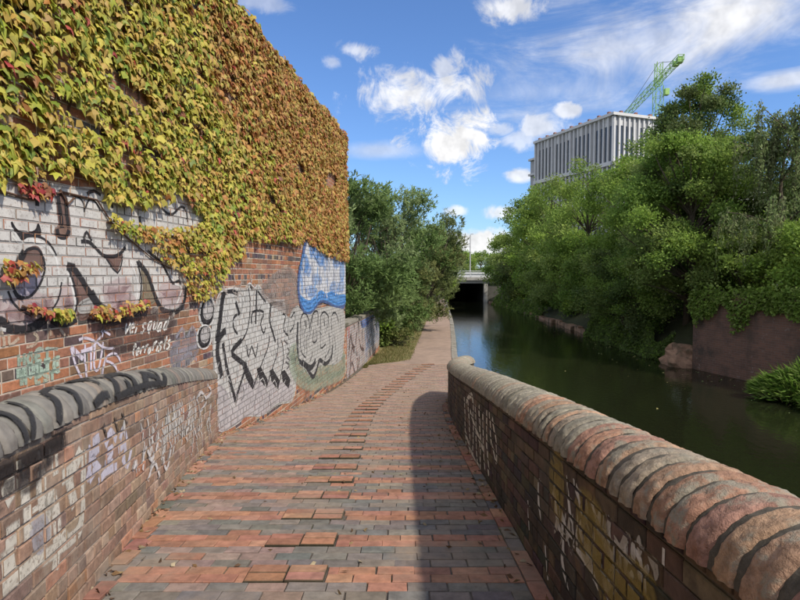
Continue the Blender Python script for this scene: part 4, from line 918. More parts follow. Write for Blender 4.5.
def make_tree(name, label, cat, base, top, rad, pal, nleaf=16000, leaf=(.15, .09), low=.15, lean=(0, 0), clumps=46, csize=(.55, 1.1), group=None, mat='tree_leaf', trunk_r=.16, bark='bark', squash=1.0, up=.25):
    bx, by, bz = base; H = top - bz; t = empty(name, base); tag(t, label, cat, group)
    tm = MB(); ax = lambda h: np.array([bx + lean[0] * h, by + lean[1] * h, bz + H * h])
    wob = rng.normal(size=(8, 2)) * .12
    tp = [ax(h) + np.array([*(wob[i] * h), -.2 if i == 0 else 0]) for i, h in enumerate(np.linspace(0, .82, 8))]
    tm.tube(tp, list(np.linspace(trunk_r, trunk_r * .25, 8)), 8)
    cc = []; tries = 0
    while len(cc) < clumps and tries < 4000:
        tries += 1; h = rng.uniform(low, .97); prof_ = math.sin(math.pi * min(1, max(0, (h - low * .4) / (1.04 - low * .4))) ** .8) ** .6
        r = rad * prof_ * math.sqrt(rng.uniform(.15, 1)) * rng.uniform(.8, 1.12); a = rng.uniform(0, 2 * math.pi)
        c = ax(h) + np.array([math.cos(a) * r, math.sin(a) * r * squash, 0])
        if all(np.linalg.norm(c - q[0]) > .45 for q in cc): cc.append((c, rng.uniform(*csize) * (1 - .35 * max(0, h - .75) / .25), h))
    pts = []; dr = []; cl = []; nm = []; pal = np.array(pal)
    wts = np.array([q[1] ** 2 for q in cc]); wts /= wts.sum()
    for (c, r, h), w in zip(cc, wts):
        st = tp[min(6, max(1, int(h * .75 * 8)))]; limb(tm, st, c + np.array([0, 0, -r * .3]), trunk_r * .28, .012, .2)
        n = max(20, int(nleaf * w)); d = unit(rng.normal(size=(n, 3))); d[:, 2] = np.where(rng.random(n) < .3, np.abs(d[:, 2]), d[:, 2])
        rr = r * rng.random(n) ** .33 * (1 + .25 * rng.normal(size=n))
        # leaves sit on twigs: group them in short sprays
        p = c + d * rr[:, None] * np.array([1, 1, .72]); k = rng.integers(0, n, n); p = p * .55 + p[k] * .45 + rng.normal(size=(n, 3)) * .04
        pts.append(p); dr.append(unit(d * .7 + rng.normal(size=(n, 3)) * .7 + np.array([0, 0, up])))
        axo = c - ax(h); nm.append(d * .7 + axo / (np.linalg.norm(axo) + .3) * .6 + np.array([.1, -.25, .55]))
        base_c = pal[rng.integers(len(pal))] * rng.uniform(.85, 1.15); cl.append(base_c * rng.uniform(.72, 1.28, (n, 1)) + rng.normal(size=(n, 3)) * .006)
    tm.build('trunk', bark, t)
    leaf_cloud(np.concatenate(pts), np.concatenate(dr), leaf[0], leaf[1], np.concatenate(cl), 'crown', mat, t, nrm=np.concatenate(nm)); return t
LGRN = [(.25, .37, .07), (.28, .39, .085), (.22, .335, .06), (.30, .385, .11)]
MGRN = [(.20, .305, .06), (.225, .325, .07), (.17, .27, .055), (.24, .32, .09)]
DGRN = [(.11, .165, .045), (.125, .185, .05), (.145, .19, .065)]
GRP = 'trees along the far canal bank'
def bz_(x, y): return float(np.interp(x - bank_x(y), [.2, 1.2, 2.6, 6], [.35, .9, 2.2, 2.4]))
def rt(name, label, x, y, top, rad, pal, n, **kw): return make_tree(name, label, 'tree', (x, y, bz_(x, y)), top, rad, pal, n, group=GRP, **kw)
rt('poplar_tree', 'tall dark tree rising above all others beside the crane', 12.1, 24.0, 11.7, 2.2, DGRN + MGRN[:2], 38000, low=.40, clumps=60, csize=(.5, .9), lean=(.3, 0), leaf=(.115, .068))
rt('willow_tree', 'bright green full tree leaning out over the eroded bank rock', 12.0, 22.8, 8.9, 3.0, LGRN + MGRN, 50000, low=.2, clumps=80, lean=(-.9, 0), csize=(.55, 1.0), leaf=(.115, .068))
rt('willow_tree', 'light green rounded tree in front of the office block corner', 13.0, 31.0, 9.7, 3.2, LGRN, 38000, low=.10, clumps=80, csize=(.65, 1.15), leaf=(.135, .08))
rt('willow_tree', 'mid green tree below the middle of the office block', 12.6, 38.5, 11.2, 3.7, LGRN + MGRN[:2], 28000, low=.08, clumps=80, csize=(.75, 1.3))
rt('willow_tree', 'pale green tree below the far end of the office block', 12.6, 47.0, 11.0, 3.9, LGRN + MGRN[:2], 24000, low=.06, clumps=76, csize=(.8, 1.4), leaf=(.19, .115))
rt('willow_tree', 'last full green tree before the bridge on the far bank', 12.6, 56.0, 10.9, 3.7, LGRN + MGRN[:2], 20000, low=.05, clumps=66, csize=(.8, 1.4), leaf=(.21, .125))
rt('ash_tree', 'dark green tree set back behind the light green ones', 16.0, 34.5, 12.2, 3.2, MGRN, 18000, low=.3, clumps=56, csize=(.7, 1.2))
rt('ash_tree', 'deep green tree crowding behind the leaning bright one', 15.0, 27.0, 10.6, 3.2, MGRN + DGRN, 34000, low=.15, clumps=70, csize=(.65, 1.15), leaf=(.115, .068))
rt('ash_tree', 'shady green tree behind the birch above the brick bank wall', 16.2, 21.5, 8.0, 2.8, MGRN + DGRN, 26000, low=.12, clumps=56, csize=(.6, 1.1), leaf=(.115, .068))
SH = 'bushes along the foot of the far bank'
def bush(name, label, x, y, top, rad, pal, n, z=None, **kw): return make_tree(name, label, 'bush', (x, y, bz_(x, y) if z is None else z), top, rad, pal, n, group=kw.pop('group', SH), trunk_r=.07, **kw)
bush('bank_bush', 'dark drooping bush hanging over the water beside the leaning tree', 11.2, 25.2, 4.8, 1.9, MGRN + DGRN, 15000, low=.05, clumps=44, csize=(.45, .85), leaf=(.115, .07))
bush('bank_bush', 'dark bush over the ivy covered bank', 11.3, 28.8, 5.0, 2.1, MGRN + DGRN, 15000, low=.05, clumps=44, csize=(.5, .9), leaf=(.115, .07))
bush('bank_bush', 'mid green bush above the pale stone bank edge', 11.7, 33.0, 5.2, 2.3, MGRN, 14000, low=.05, clumps=44, csize=(.55, 1.0))
bush('bank_bush', 'green bush trailing to the water midway along the far bank', 11.5, 37.6, 5.2, 2.4, MGRN + LGRN[:1], 13000, low=.04, clumps=44, csize=(.55, 1.0))
bush('bank_bush', 'green bush trailing to the water past the midway bush', 11.6, 42.5, 5.4, 2.5, MGRN, 12000, low=.04, clumps=42, csize=(.6, 1.05), leaf=(.17, .1))
bush('bank_bush', 'green bush trailing to the water short of the bridge', 11.8, 48.0, 5.4, 2.6, MGRN + LGRN[:1], 11000, low=.03, clumps=42, csize=(.6, 1.1), leaf=(.18, .11))
bush('bank_bush', 'dark bush beside the bridge abutment', 11.5, 54.5, 5.8, 2.7, MGRN + DGRN, 10000, low=.03, clumps=40, csize=(.7, 1.2), leaf=(.19, .12))
bush('bank_bush', 'bushy tree overhanging the bridge end', 11.9, 61.5, 7.4, 2.9, MGRN + LGRN[:1], 10000, low=.05, clumps=40, csize=(.7, 1.2), leaf=(.21, .13))
bush('bank_bush', 'shaded undergrowth bush behind the leaning tree trunk', 13.6, 24.2, 5.0, 2.0, MGRN + DGRN, 14000, low=.04, clumps=44, csize=(.5, .9), leaf=(.115, .07))
BWG = 'bushes on the dark brick bank wall'
bush('bank_bush', 'bright green bush spilling over the top of the dark brick bank wall', 13.4, 18.0, 5.2, 1.9, LGRN, 14000, low=.1, clumps=40, csize=(.45, .8), group=BWG, lean=(-.5, 0), leaf=(.115, .07))
bush('bank_bush', 'bright leafy shrub above the corner of the dark brick bank wall', 12.5, 20.4, 5.2, 1.6, LGRN + MGRN, 12000, low=.05, clumps=36, csize=(.4, .75), group=BWG, lean=(-.5, 0), leaf=(.115, .07))
bush('bank_bush', 'green shrub on the bank wall beyond the floating plant', 14.4, 16.0, 5.4, 2.0, LGRN + MGRN, 13000, low=.1, clumps=36, csize=(.5, .85), group=BWG, lean=(-.4, 0), leaf=(.115, .07))
# weeping birches
def birch(label, base, top, rad, nst, nl=36):
    t = empty('birch_tree', base); tag(t, label, 'tree', GRP); tm = MB(); bx, by, bz = base; H = top - bz
    tp = [np.array([bx + .12 * math.sin(i * .9), by + .1 * math.cos(i), bz - .2 + (H * .86 + .2) * i / 9]) for i in range(10)]
    tm.tube(tp, list(np.linspace(.13, .012, 10)), 8); P_ = []; D_ = []; C_ = []; pal = np.array([(.20, .27, .10), (.22, .28, .115), (.175, .235, .085), (.24, .275, .13)])
    for k in range(26):
        h = rng.uniform(.30, 1.0); st = tp[int(h * 9)]; a = rng.uniform(0, 2 * math.pi); r = rad * (1.12 - .72 * h) * rng.uniform(.5, 1.1)
        e_ = st + np.array([math.cos(a) * r, math.sin(a) * r, rng.uniform(.5, 1.1)]); pts = limb(tm, st, e_, .035, .012, .1, 7)
        for j in range(max(2, nst // 26)):
            s0 = pts[rng.integers(2, 7)] + rng.normal(size=3) * .15; ln = rng.uniform(.7, 2.4); dx = unit(np.array([math.cos(a), math.sin(a), 0]) + rng.normal(size=3) * .4) * rng.uniform(.1, .5)
            u = np.sort(rng.random(nl)); q = s0 + dx[None] * (u[:, None] * (1.6 - u[:, None])) + np.outer(u * u * ln * .6 + u * ln * .4, [0, 0, -1.0]) + rng.normal(size=(nl, 3)) * .05
            P_.append(q); D_.append(rng.normal(size=(nl, 3)) * .6 + np.array([0, 0, -1.0])); C_.append(pal[rng.integers(4)] * rng.uniform(.7, 1.3, (nl, 1)))
            tm.tube([s0, q[nl // 2], q[-1]], [.006, .005, .003], 4, cap=False)
    tm.build('trunk', 'bark', t); leaf_cloud(np.concatenate(P_), np.concatenate(D_), .12, .06, np.concatenate(C_), 'crown', 'tree_leaf', t)
birch('tall weeping birch with thin drooping branches above the brick bank wall', (13.4, 20.0, 2.0), 10.3, 2.9, 390, 44)
birch('second weeping birch drooping beyond the taller one', (15.6, 21.5, 2.3), 10.4, 2.9, 390, 44)
# floating clump of narrow leaves
def tuft(name, label, cat, c, rx, ry, h, n, L, Wd, pal, mat='tree_leaf'):
    t = empty(name, c); tag(t, label, cat); a = rng.uniform(0, 2 * math.pi, n); r = np.sqrt(rng.random(n)); x = np.cos(a) * r; y = np.sin(a) * r
    lob = 1 + .22 * np.sin(3 * a + 1) + .15 * np.sin(5 * a); x *= lob; y *= lob
    z = h * np.sqrt(np.clip(1 - r * r, 0, 1)) * rng.uniform(.5, 1.12, n) * (.8 + .3 * np.sin(4 * a + 3 * r))
    p = np.stack([c[0] + x * rx, c[1] + y * ry, c[2] + z], 1); d = np.stack([x * 1.0, y * 1.0, np.full(n, .35)], 1) + rng.normal(size=(n, 3)) * .35
    cl = np.array(pal)[rng.integers(len(pal), size=n)] * rng.uniform(.7, 1.3, (n, 1)); leaf_cloud(p, d, L, Wd, cl, 'foliage', mat, t)
    tm = MB()
    for k in range(40):
        i = rng.integers(n); tm.tube([(c[0] + x[i] * rx * .4, c[1] + y[i] * ry * .4, c[2] - .25), tuple(p[i])], [.012, .005], 5, cap=False)
    tm.build('stem', 'stem', t)
tuft('water_plant', 'bright green feathery plant clump growing out of the canal water', 'plant', (11.35, 15.0, .02), 1.4, 1.3, .95, 9500, .30, .045, [(.15, .26, .04), (.20, .31, .06), (.12, .22, .035), (.24, .33, .09)])
# ivy on the low bank
def ivy(label, y0, y1, top, n, pal):
    t = empty('ivy', (bank_x((y0 + y1) / 2), (y0 + y1) / 2, .2)); tag(t, label, 'ivy'); y = rng.uniform(y0, y1, n); u = rng.random(n); z = .04 + u * top * (.75 + .3 * np.sin(y * 2.1))
    x = np.array([bank_x(q) for q in y]) - .12 - .22 * rng.random(n) * (1.2 - u) + u * .35 - .12 * np.sin(y * 3.3)
    p = np.stack([x, y, z], 1); d = np.tile([-.55, -.2, -.6], (n, 1)) + rng.normal(size=(n, 3)) * .45
    leaf_cloud(p, d, .13, .11, np.array(pal)[rng.integers(len(pal), size=n)] * rng.uniform(.7, 1.3, (n, 1)), 'foliage', 'tree_leaf', t)
ivy('dark ivy curtain hanging down the bank beside the eroded rock', 22.2, 31.0, 1.35, 9000, DGRN + MGRN[:1])
ivy('ivy and weeds trailing over the bank farther from the rock', 43.0, 62.0, 1.2, 8000, DGRN + MGRN)

t = empty('ivy', (12.2, 17, 2.72)); tag(t, 'ivy and weeds hanging over the top of the dark brick bank wall', 'ivy'); n = 9000; y = rng.uniform(9, 20.7, n)
hang = .06 + 1.25 * np.array([vnoise(q * 1.3, 2.0, 9) ** 1.5 + .5 * vnoise(q * 4, 1.0, 4) ** 2 for q in y]); u = rng.random(n) ** .8
p = np.stack([np.array([bank_x(q) for q in y]) - .03 - .14 * rng.random(n) + (1 - u) * .12, y, 2.84 - u * hang + .35 * rng.random(n) ** 2 * (hang > .45)], 1); d = np.tile([-.6, -.2, -.45], (n, 1)) + rng.normal(size=(n, 3)) * .5
leaf_cloud(p, d, .12, .09, np.array(MGRN + LGRN)[rng.integers(8, size=n)] * rng.uniform(.7, 1.3, (n, 1)), 'foliage', 'tree_leaf', t)
n = 260; y = rng.uniform(9, 40, n); p = np.stack([np.array([bank_x(q) for q in y]) - .25 - rng.exponential(.9, n), y, np.full(n, .006)], 1)
tag(leaf_cloud(p, rng.normal(size=(n, 3)) * np.array([1, 1, .02]), .07, .05, np.array([(.30, .28, .10), (.22, .17, .08), (.16, .20, .07)])[rng.integers(3, size=n)], 'floating_leaves', 'dead_leaf', None, nrm=np.tile([0, 0, 8.0], (n, 1))), 'fallen leaves floating on the canal near the far bank', 'leaf litter', kind='stuff')
# left-hand shrubs with pointed leaves in whorls
def whorl_shrub(label, base, top, rad, n, pal, squash=1.0, lean=(0, 0), low=.12):
    t = empty('shrub', base); tag(t, label, 'shrub', 'shrubs between the building and the towpath'); bx, by, bz = base; H = top - bz; tm = MB(); tips = []; dirs = []
    pal = np.array(pal); cols = []
    for s_ in range(9):
        a = rng.uniform(0, 2 * math.pi); r = rad * rng.uniform(.3, .75)
        e_ = np.array([bx + math.cos(a) * r + lean[0], by + math.sin(a) * r * squash + lean[1], bz + H * rng.uniform(.6, .85)])
        limb(tm, (bx + math.cos(a) * .2, by + math.sin(a) * .2, bz - .15), e_, .07, .02, .2, 7)
    sub = []
    for k in range(70):
        h = rng.uniform(low, .93); pr_f = math.sin(math.pi * (h * .86 + .10)) ** .55; r = rad * pr_f * math.sqrt(rng.uniform(.2, 1)); a = rng.uniform(0, 2 * math.pi)
        c = np.array([bx + math.cos(a) * r + lean[0] * h, by + math.sin(a) * r * squash + lean[1] * h, bz + H * h]); o_ = unit(np.array([math.cos(a), math.sin(a), .9])); sub.append((c, o_))
        limb(tm, (bx + lean[0] * h * .5, by + lean[1] * h * .5, bz + H * h * .55), c, .025, .008, .25, 5)
    for (c, o_) in sub:
        m_ = int(n / 70); base_c = pal[rng.integers(len(pal))]
        q = c + unit(rng.normal(size=(m_, 3))) * (rng.random((m_, 1)) ** .5) * np.array([.75, .75, .65]) * rad * .34 + o_ * .1
        tips.append(q); dd = unit(o_ * .9 + rng.normal(size=(m_, 3)) * .35 + np.array([0, 0, .5])); dirs.append(dd); cols.append(np.tile(base_c, (m_, 1)) * rng.uniform(.75, 1.25, (m_, 1)))
    tips = np.concatenate(tips); dirs = np.concatenate(dirs); cols = np.concatenate(cols); P_, D_, C_ = [], [], []
    for k in range(9):
        off = unit(rng.normal(size=tips.shape)); dl = unit(dirs * .65 + off * .9); P_.append(tips - dirs * (.02 * k) + off * .01); D_.append(dl); C_.append(cols * rng.uniform(.8, 1.2, (len(cols), 1)))
    tm.build('trunk', 'bark', t); leaf_cloud(np.concatenate(P_), np.concatenate(D_), .17, .05, np.concatenate(C_), 'crown', 'tree_leaf', t, nrm=np.tile([0.35, -.45, .7], (len(tips) * 9, 1)))
BUD = [(.17, .26, .085), (.20, .285, .10), (.145, .22, .07), (.23, .30, .13)]; YEL = [(.20, .22, .08), (.22, .235, .095), (.17, .21, .08)]
whorl_shrub('tall dark shrub with pointed leaves rising behind the low graffiti wall', (-2.5, 20.6, .35), 7.2, 2.7, 4600, BUD, low=.2)
whorl_shrub('big grey green shrub leaning over the end of the low graffiti wall', (-.9, 25.8, .35), 7.3, 2.8, 4800, BUD + YEL[:1], low=.06, lean=(.5, 0))
whorl_shrub('yellowish green shrub overhanging the towpath past the low wall', (.7, 31.0, .35), 6.9, 2.5, 3800, BUD + YEL, low=.1, lean=(.6, 0))
whorl_shrub('lower light green shrub overhanging the far towpath', (1.3, 39.0, .35), 6.6, 2.2, 2200, YEL + LGRN[:2], low=.2, lean=(.6, 0))
whorl_shrub('leafy shrub closing off the end of the towpath', (2.3, 48.0, .35), 5.6, 2.0, 1500, YEL + LGRN[:2], low=.12, lean=(.7, 0))
make_tree('climber_bush', 'bright green ivy bush clinging to the end of the low wall', 'bush', (-.75, 24.2, .35), 2.7, .55, LGRN + MGRN, 3500, low=.05, clumps=16, csize=(.25, .4), trunk_r=.04)
# grass, weeds, litter
n = 9000; y = rng.uniform(18.4, 40, n); fr = rng.random(n) ** .8
x = np.array([path_left(max(q, 19.1)) for q in y]) + .06 - fr * np.where(y < 24, np.minimum(2.4, np.array([path_left(max(q, 19.1)) - wall_x(q) for q in y]) - .05), 2.2)
keep = x > np.array([wall_x(q) + .03 if q < 23.4 else -9 for q in y]); x, y = x[keep], y[keep]; n = len(x)
p = np.stack([x, y, np.array([zp(max(q, 19)) for q in y]) - .02], 1); d = rng.normal(size=(n, 3)) * .45 + np.array([0, 0, 1.0])
tag(leaf_cloud(p, d, .11, .014, np.array([(.17, .16, .055), (.13, .15, .045), (.24, .20, .09)])[rng.integers(3, size=n)] * rng.uniform(.8, 1.2, (n, 1)), 'grass', 'tree_leaf', None), 'short patchy grass on the verge between low wall and towpath', 'grass', kind='stuff')
n = 850; y = rng.uniform(.5, 17, n) ** 1.0; sd_ = rng.random(n); x = np.where(sd_ < .5, np.array([path_left(q) for q in y]) + .02 + rng.exponential(.05, n), np.where(sd_ < .80, np.array([path_right(q) for q in y]) - .03 - rng.exponential(.05, n), rng.uniform(-1.5, .7, n)))
keep = (x > np.array([path_left(q) + .015 for q in y])) & (x < np.array([path_right(q) - .02 for q in y])); x, y = x[keep], y[keep]; n = len(x)
p = np.stack([x, y, np.array([zp(q) for q in y]) + .018], 1); d = rng.normal(size=(n, 3)) * np.array([1, 1, .14])
tag(leaf_cloud(p, d, .045, .026, np.array([(.20, .12, .06), (.28, .20, .10), (.13, .08, .05), (.36, .30, .20)])[rng.integers(4, size=n)], 'leaf_litter', 'dead_leaf', None), 'dry fallen leaves and twigs gathered along the edges of the ramp', 'leaf litter', kind='stuff')

# ================================================================== far bank: brick wall, rock, pale stone edge
bw = empty('bank_wall', (11.8, 16, 0)); tag(bw, 'dark purplish brick retaining wall rising from the water on the far bank', 'wall')
ysb = np.linspace(-6, 20.6, 28); mb = MB(); cum_ = 0
for i in range(len(ysb) - 1):
    a, b = ysb[i], ysb[i + 1]; xa, xb = bank_x(a), bank_x(b); L = math.hypot(b - a, xb - xa); ht = 2.72
    q = [(xa, a, -.8), (xb, b, -.8), (xb, b, ht), (xa, a, ht)]; mb.add(q, [(0, 1, 2, 3)], (1, 1, 1), [(cum_, -.8, .001), (cum_ + L, -.8, .001), (cum_ + L, ht, .001), (cum_, ht, .001)]); cum_ += L
mb.add([(bank_x(20.6), 20.6, -.8), (13.0, 21.0, -.8), (13.0, 21.0, 2.72), (bank_x(20.6), 20.6, 2.72)], [(0, 1, 2, 3)], (1, 1, 1), [(0, 0, .001), (2.4, 0, .001), (2.4, 3.3, .001), (0, 3.3, .001)])
mb.build('wall', 'far_brick', bw)
mb = MB(); mb.add([p for y in ysb for p in ((bank_x(y) + .002, y, 2.721), (bank_x(y) + 1.2, y, 2.70))], [(2*i, 2*i+1, 2*i+3, 2*i+2) for i in range(len(ysb) - 1)]); mb.build('wall_top', 'soil', bw)
def rock(name, label, c, size, seed, parent=None):
    m1 = MB(); n, m_ = 18, 12; vs = []
    for i in range(m_ + 1):
        ph = math.pi * i / m_
        for k in range(n):
            th = 2 * math.pi * k / n; d = np.array([math.sin(ph) * math.cos(th), math.sin(ph) * math.sin(th), math.cos(ph)])
            d = np.sign(d) * np.abs(d) ** .75; r = 1 + .55 * (vnoise(d[0] * 2.2 + seed, d[1] * 2.2 + d[2] * 1.7, seed) - .5) + .2 * (vnoise(d[0] * 5 + d[2] * 4, d[1] * 5 + seed, 3) - .5); vs.append((c[0] + d[0] * r * size[0], c[1] + d[1] * r * size[1], c[2] + d[2] * r * size[2]))
    m1.add(vs, [(i*n+k, i*n+(k+1) % n, (i+1)*n+(k+1) % n, (i+1)*n+k) for i in range(m_) for k in range(n)])
    o = m1.build(name, 'rock', parent)
    if label: tag(o, label, 'rock')
    return o
rock('bank_rock', 'eroded pinkish rock jutting into the water at the end of the brick bank wall', (11.0, 21.5, .15), (.85, .85, .55), 4)
se = empty('bank_edge', (10.6, 40, 0)); tag(se, 'low pale stone edge along the foot of the far bank', 'kerb')
y = 31.0
while y < 64.5:
    y1 = y + random.uniform(.8, 1.5); a, b = bank_x(y), bank_x(y1); h = random.uniform(.08, .30); m1 = MB(); o_ = random.uniform(-.22, .1)
    vs = [(a - .1 + o_, y, -.6), (b - .1 + o_, y1 - .04, -.6), (b + .45, y1 - .04, -.6), (a + .45, y, -.6)]; vs += [(v[0], v[1], h + random.uniform(-.04, .04)) for v in vs]
    m1.add(vs, [(4, 5, 6, 7), (0, 1, 5, 4), (1, 2, 6, 5), (2, 3, 7, 6), (3, 0, 4, 7)]); m1.build('edge_stone', 'rock', se); y = y1

# ================================================================== far bridge
br = empty('road_bridge', (6, 66, 0)); tag(br, 'low concrete road bridge across the end of the canal', 'bridge')
BY0, BY1 = 66.0, 89.0
mb = MB(); mb.box((5.5, (BY0 + BY1) / 2, 2.5), (30, BY1 - BY0, .62)); mb.build('deck', 'concrete', br)
mb = MB(); mb.box((5.5, BY0 - .12, 2.72), (30, .235, .34)); mb.build('edge_beam', 'concrete', br)
mb = MB(); mb.box((10.9, (BY0 + BY1) / 2 + .15, .6), (1.6, BY1 - BY0 - .1, 3.17)); mb.build('abutment', 'dark_concrete', br)
mb = MB(); mb.box((9.95, BY0 + .3, .6), (.42, .55, 3.16)); mb.build('pier', 'concrete', br)
mb = MB(); mb.box((4.4, (BY0 + BY1) / 2 + .15, .6), (1.6, BY1 - BY0 - .1, 3.17)); mb.build('abutment', 'dark_concrete', br)
mb = MB(); mb.box((7.6, BY1 - .5, .6), (8.6, .6, 3.16)); mb.build('light_stop', 'dark_concrete', br)  # added dark wall across the far end, keeps daylight out of the opening
for k in range(16):
    m1 = MB(); m1.box((-8 + k * 1.8, BY0 + .1, 3.24), (.07, .07, .85)); m1.build('railing_post', 'pale_metal', br)
for z in (2.98, 3.3, 3.62):
    m1 = MB(); m1.box((5.5, BY0 + .04, z), (28.6, .05, .07)); m1.build('rail', 'pale_metal', br)
for k in range(15):
    m1 = MB(); m1.box((-7.1 + k * 1.8, BY0 + .1, 3.24), (1.6, .02, .50)); m1.build('railing_panel', 'pale_metal', br)
for z in (3.0, 3.4):
    m1 = MB(); m1.box((5.5, BY1 - .2, z), (28.6, .06, .12)); m1.build('rail', 'pale_metal', br)
lpz = empty('lamp_post', (8.6, 70, 2.81)); tag(lpz, 'slim grey street lamp standing on the bridge', 'lamp post')
mb = MB(); mb.tube([(8.6, 70, 2.8), (8.6, 70, 3.9), (8.6, 70, 8.0)], [.09, .075, .05], 8); mb.build('pole', 'grey_cladding', lpz)
mb = MB(); mb.tube([(8.6, 70, 7.99), (8.62, 70, 8.09), (8.72, 70, 8.12)], [.04, .035, .03], 6); mb.build('arm', 'grey_cladding', lpz)
mb = MB(); mb.box((8.84, 70, 8.12), (.26, .14, .07)); mb.build('lamp_head', 'grey_cladding', lpz)
make_tree('roadside_tree', 'light yellowish green tree beyond the bridge', 'tree', (10.2, 92, 2.4), 6.6, 3.0, LGRN, 6000, low=.1, clumps=34, csize=(.7, 1.2), leaf=(.24, .15))
make_tree('roadside_tree', 'small green tree beyond the bridge behind the lamp post', 'tree', (6.0, 96, 2.4), 5.6, 2.8, LGRN + MGRN, 5000, low=.1, clumps=30, csize=(.7, 1.2), leaf=(.24, .15))
for k, (x, h) in enumerate(((-3, 6), (1.5, 5.4), (15, 7.2), (20, 7.6))):
    make_tree('distant_tree', ['broad green tree far left behind the bridge', 'low green tree behind the left end of the bridge', 'green tree behind the right end of the bridge', 'taller green tree farther right behind the bridge'][k], 'tree', (x, 102 + k * 2, .3 if k < 2 else 2.4), h, 3.6, MGRN, 4500, low=.08, clumps=32, csize=(.9, 1.5), leaf=(.3, .18))

# ================================================================== office block with fins
ob = empty('office_building', (37, 104, 2.4)); tag(ob, 'grey office block with close white vertical fins rising behind the trees', 'building')
C0 = np.array([37.0, 100.0]); U1 = np.array([-.35, .937]); U2 = np.array([.906, .423]); U2 = np.array([.937, .35]); LA, LBb = 23.5, 9.6; ZT = 31.0; ZB = 2.0
def face_box(mb, o, u, nrm, a0, a1, z0, z1, d0, d1, color=(1, 1, 1)):
    q = []
    for d in (d0, d1):
        for a, z in ((a0, z0), (a1, z0), (a1, z1), (a0, z1)): p = o + u * a + nrm * d; q.append((p[0], p[1], z))
    mb.add(q, [(0, 1, 2, 3), (4, 7, 6, 5), (0, 4, 5, 1), (1, 5, 6, 2), (2, 6, 7, 3), (3, 7, 4, 0)], color)
mb = MB(); c1 = C0 + U1 * LA; c2 = C0 + U2 * LBb; c3 = c1 + U2 * LBb
mb.add([(p[0], p[1], z) for z in (ZB, ZT - .6) for p in (C0, c2, c3, c1)], [(0, 1, 5, 4), (1, 2, 6, 5), (2, 3, 7, 6), (3, 0, 4, 7), (4, 5, 6, 7)]); mb.build('wall', 'grey_cladding', ob)
BANDS = [(ZT - 8.3, ZT - .5), (ZT - 16.9, ZT - 9.0), (ZT - 25.6, ZT - 17.6)]
for (u, nrm, L, nf) in ((U1, -U2, LA, 20), (U2, -U1, LBb, 9)):
    for z0, z1 in BANDS:
        for k in range(nf + 1):
            a = k * L / nf; m1 = MB(); face_box(m1, C0, u, nrm, a - .17, a + .17, z0, z1, .0, .30); m1.build('fin', 'cladding', ob)
        for k in range(nf):
            a = k * L / nf
            if (k * 7 + int(z0)) % 5 == 0: continue
            zz = z1 - 1.6 if z1 > ZT - 2 else z1 - .2
            m1 = MB(); face_box(m1, C0, u, nrm, a + .26, a + L / nf - .26, z0 + .1, zz, .01, .07); m1.build('window', 'window_glass', ob)
            if k % 3 == 1 and z1 > ZT - 2: m2 = MB(); face_box(m2, C0, u, nrm, a + .24, a + L / nf - .24, zz + .05, z1 - .05, .01, .10); m2.build('panel', 'cladding', ob)
        m1 = MB(); face_box(m1, C0, u, nrm, -.6, L + .1, z0 - .7, z0 - .01, .0, .6); m1.build('floor_band', 'cladding', ob)
    m1 = MB(); face_box(m1, C0, u, nrm, -.6, L + .15, ZT - .49, ZT, -.4, .62); m1.build('roof_edge', 'cladding', ob)
    for k in range(9 if u is U1 else 3):
        a = (k + .4) * L / (9 if u is U1 else 3); m1 = MB(); face_box(m1, C0, u, nrm, a, a + .5, ZT + .005, ZT + .45, -.3, .2); m1.build('roof_anchor', 'rust', ob)
mb = MB(); face_box(mb, C0, U1, -U2, LA + .05, LA + 2.6, ZB, ZT - 3.2, -6, -.4); mb.build('stair_tower', 'grey_cladding', ob)
for k in range(7):
    m1 = MB(); face_box(m1, C0, U1, -U2, LA + .1, LA + 2.8, ZT - 3.6 - k * 3.2, ZT - 3.2 - k * 3.2, -6.2, .1); m1.build('landing', 'cladding', ob)

# ================================================================== tower crane
cr = empty('tower_crane', (55.7, 125, 2.4)); tag(cr, 'lime green tower crane standing behind the office block', 'crane')
MX, MY, JZ = 55.7, 125.0, 43.5
def lattice(mb, a, b, w, bay, r=.09, h=None):
    a, b = np.array(a, float), np.array(b, float); t = unit(b - a); s_ = np.cross(t, [0, 0, 1.0]); s_ = s_ / np.linalg.norm(s_) if np.linalg.norm(s_) > .1 else np.array([1.0, 0, 0]); u = np.cross(s_, t); h = h or w
    cor = [s_ * x * w / 2 + u * y * h / 2 for x, y in ((-1, -1), (1, -1), (1, 1), (-1, 1))]; n = max(1, int(np.linalg.norm(b - a) / bay))
    for c in cor: mb.tube([a + c, b + c], r, 4)
    for i in range(n):
        p, q = a + (b - a) * i / n, a + (b - a) * (i + 1) / n
        for k in range(4):
            c0, c1_ = cor[k], cor[(k + 1) % 4]; mb.tube([p + (c0 if i % 2 else c1_), q + (c1_ if i % 2 else c0)], r * .6, 4); mb.tube([p + c0, p + c1_], r * .6, 4)
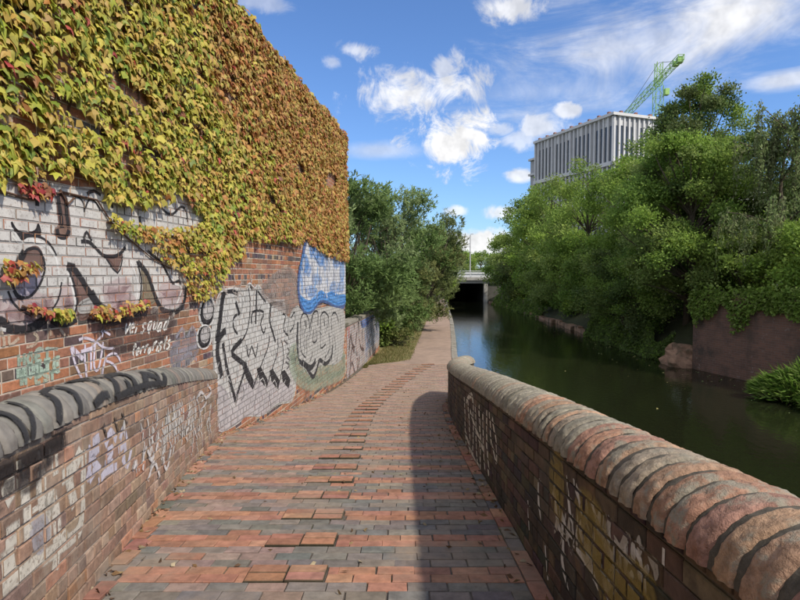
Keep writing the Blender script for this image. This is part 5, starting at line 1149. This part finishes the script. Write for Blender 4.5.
mb = MB(); lattice(mb, (MX, MY, 2.0), (MX, MY, JZ), 1.6, 2.2, .08); mb.build('mast', 'crane_green', cr)
mb = MB(); lattice(mb, (MX, MY, JZ + .1), (MX, MY, JZ + 5.0), 1.2, 1.6); mb.build('tower_head', 'crane_green', cr)
JD = unit(np.array([.135, 1.0, 0])); p0 = np.array([MX - 1.1, MY, JZ])
mb = MB(); lattice(mb, p0 - JD * 2, p0 + JD * 45, 1.1, 2.4, .075, 1.2); mb.build('jib', 'crane_green', cr)
mb = MB(); lattice(mb, p0 - JD * 17, p0 - JD * 2.1, 1.1, 2.2, .085, .9); mb.build('counter_jib', 'crane_green', cr)
for k in range(2):
    m1 = MB(); c = p0 - JD * (16.2 - k * 2.0); m1.box(tuple(c + np.array([0, 0, -.3])), (1.0, 1.2, 1.1 - k * .3), -.134); m1.build('counterweight', 'crane_green', cr)
m1 = MB(); m1.box((MX + 1.2, MY - 1.2, JZ - 1.6), (.9, 1.1, 1.3)); m1.build('cab', 'crane_green', cr)
m1 = MB(); m1.tube([(MX, MY, JZ + 5), tuple(p0 + JD * 22 + np.array([0, 0, .8]))], .06, 4); m1.tube([(MX, MY, JZ + 5), tuple(p0 - JD * 13 + np.array([0, 0, .6]))], .06, 4); m1.build('tie_cable', 'grey_cladding', cr)

# ================================================================== pale building behind the birches
wb = empty('white_building', (31, 46, 2.4)); tag(wb, 'white walled building glimpsed between the birch branches', 'building')
mb = MB(); mb.box((33, 48, 6.2), (17, 8, 7.6)); mb.build('wall', 'white_render', wb)
mb = MB(); mb.box((33, 48, 10.1), (17.5, 8.5, .18)); mb.build('roof', 'slate', wb)
for r_ in range(2):
    for k in range(7):
        m1 = MB(); m1.box((26 + k * 2.3, 43.985, 4.6 + r_ * 3.0), (1.3, .06, 1.5)); f = m1.build('window', 'window_glass', wb)
        m1 = MB(); m1.box((26 + k * 2.3, 43.95, 3.80 + r_ * 3.0), (1.5, .16, .08)); sl_ = m1.build('sill', 'white_render', wb); sl_.parent = f; sl_.matrix_parent_inverse = Matrix.Identity(4)
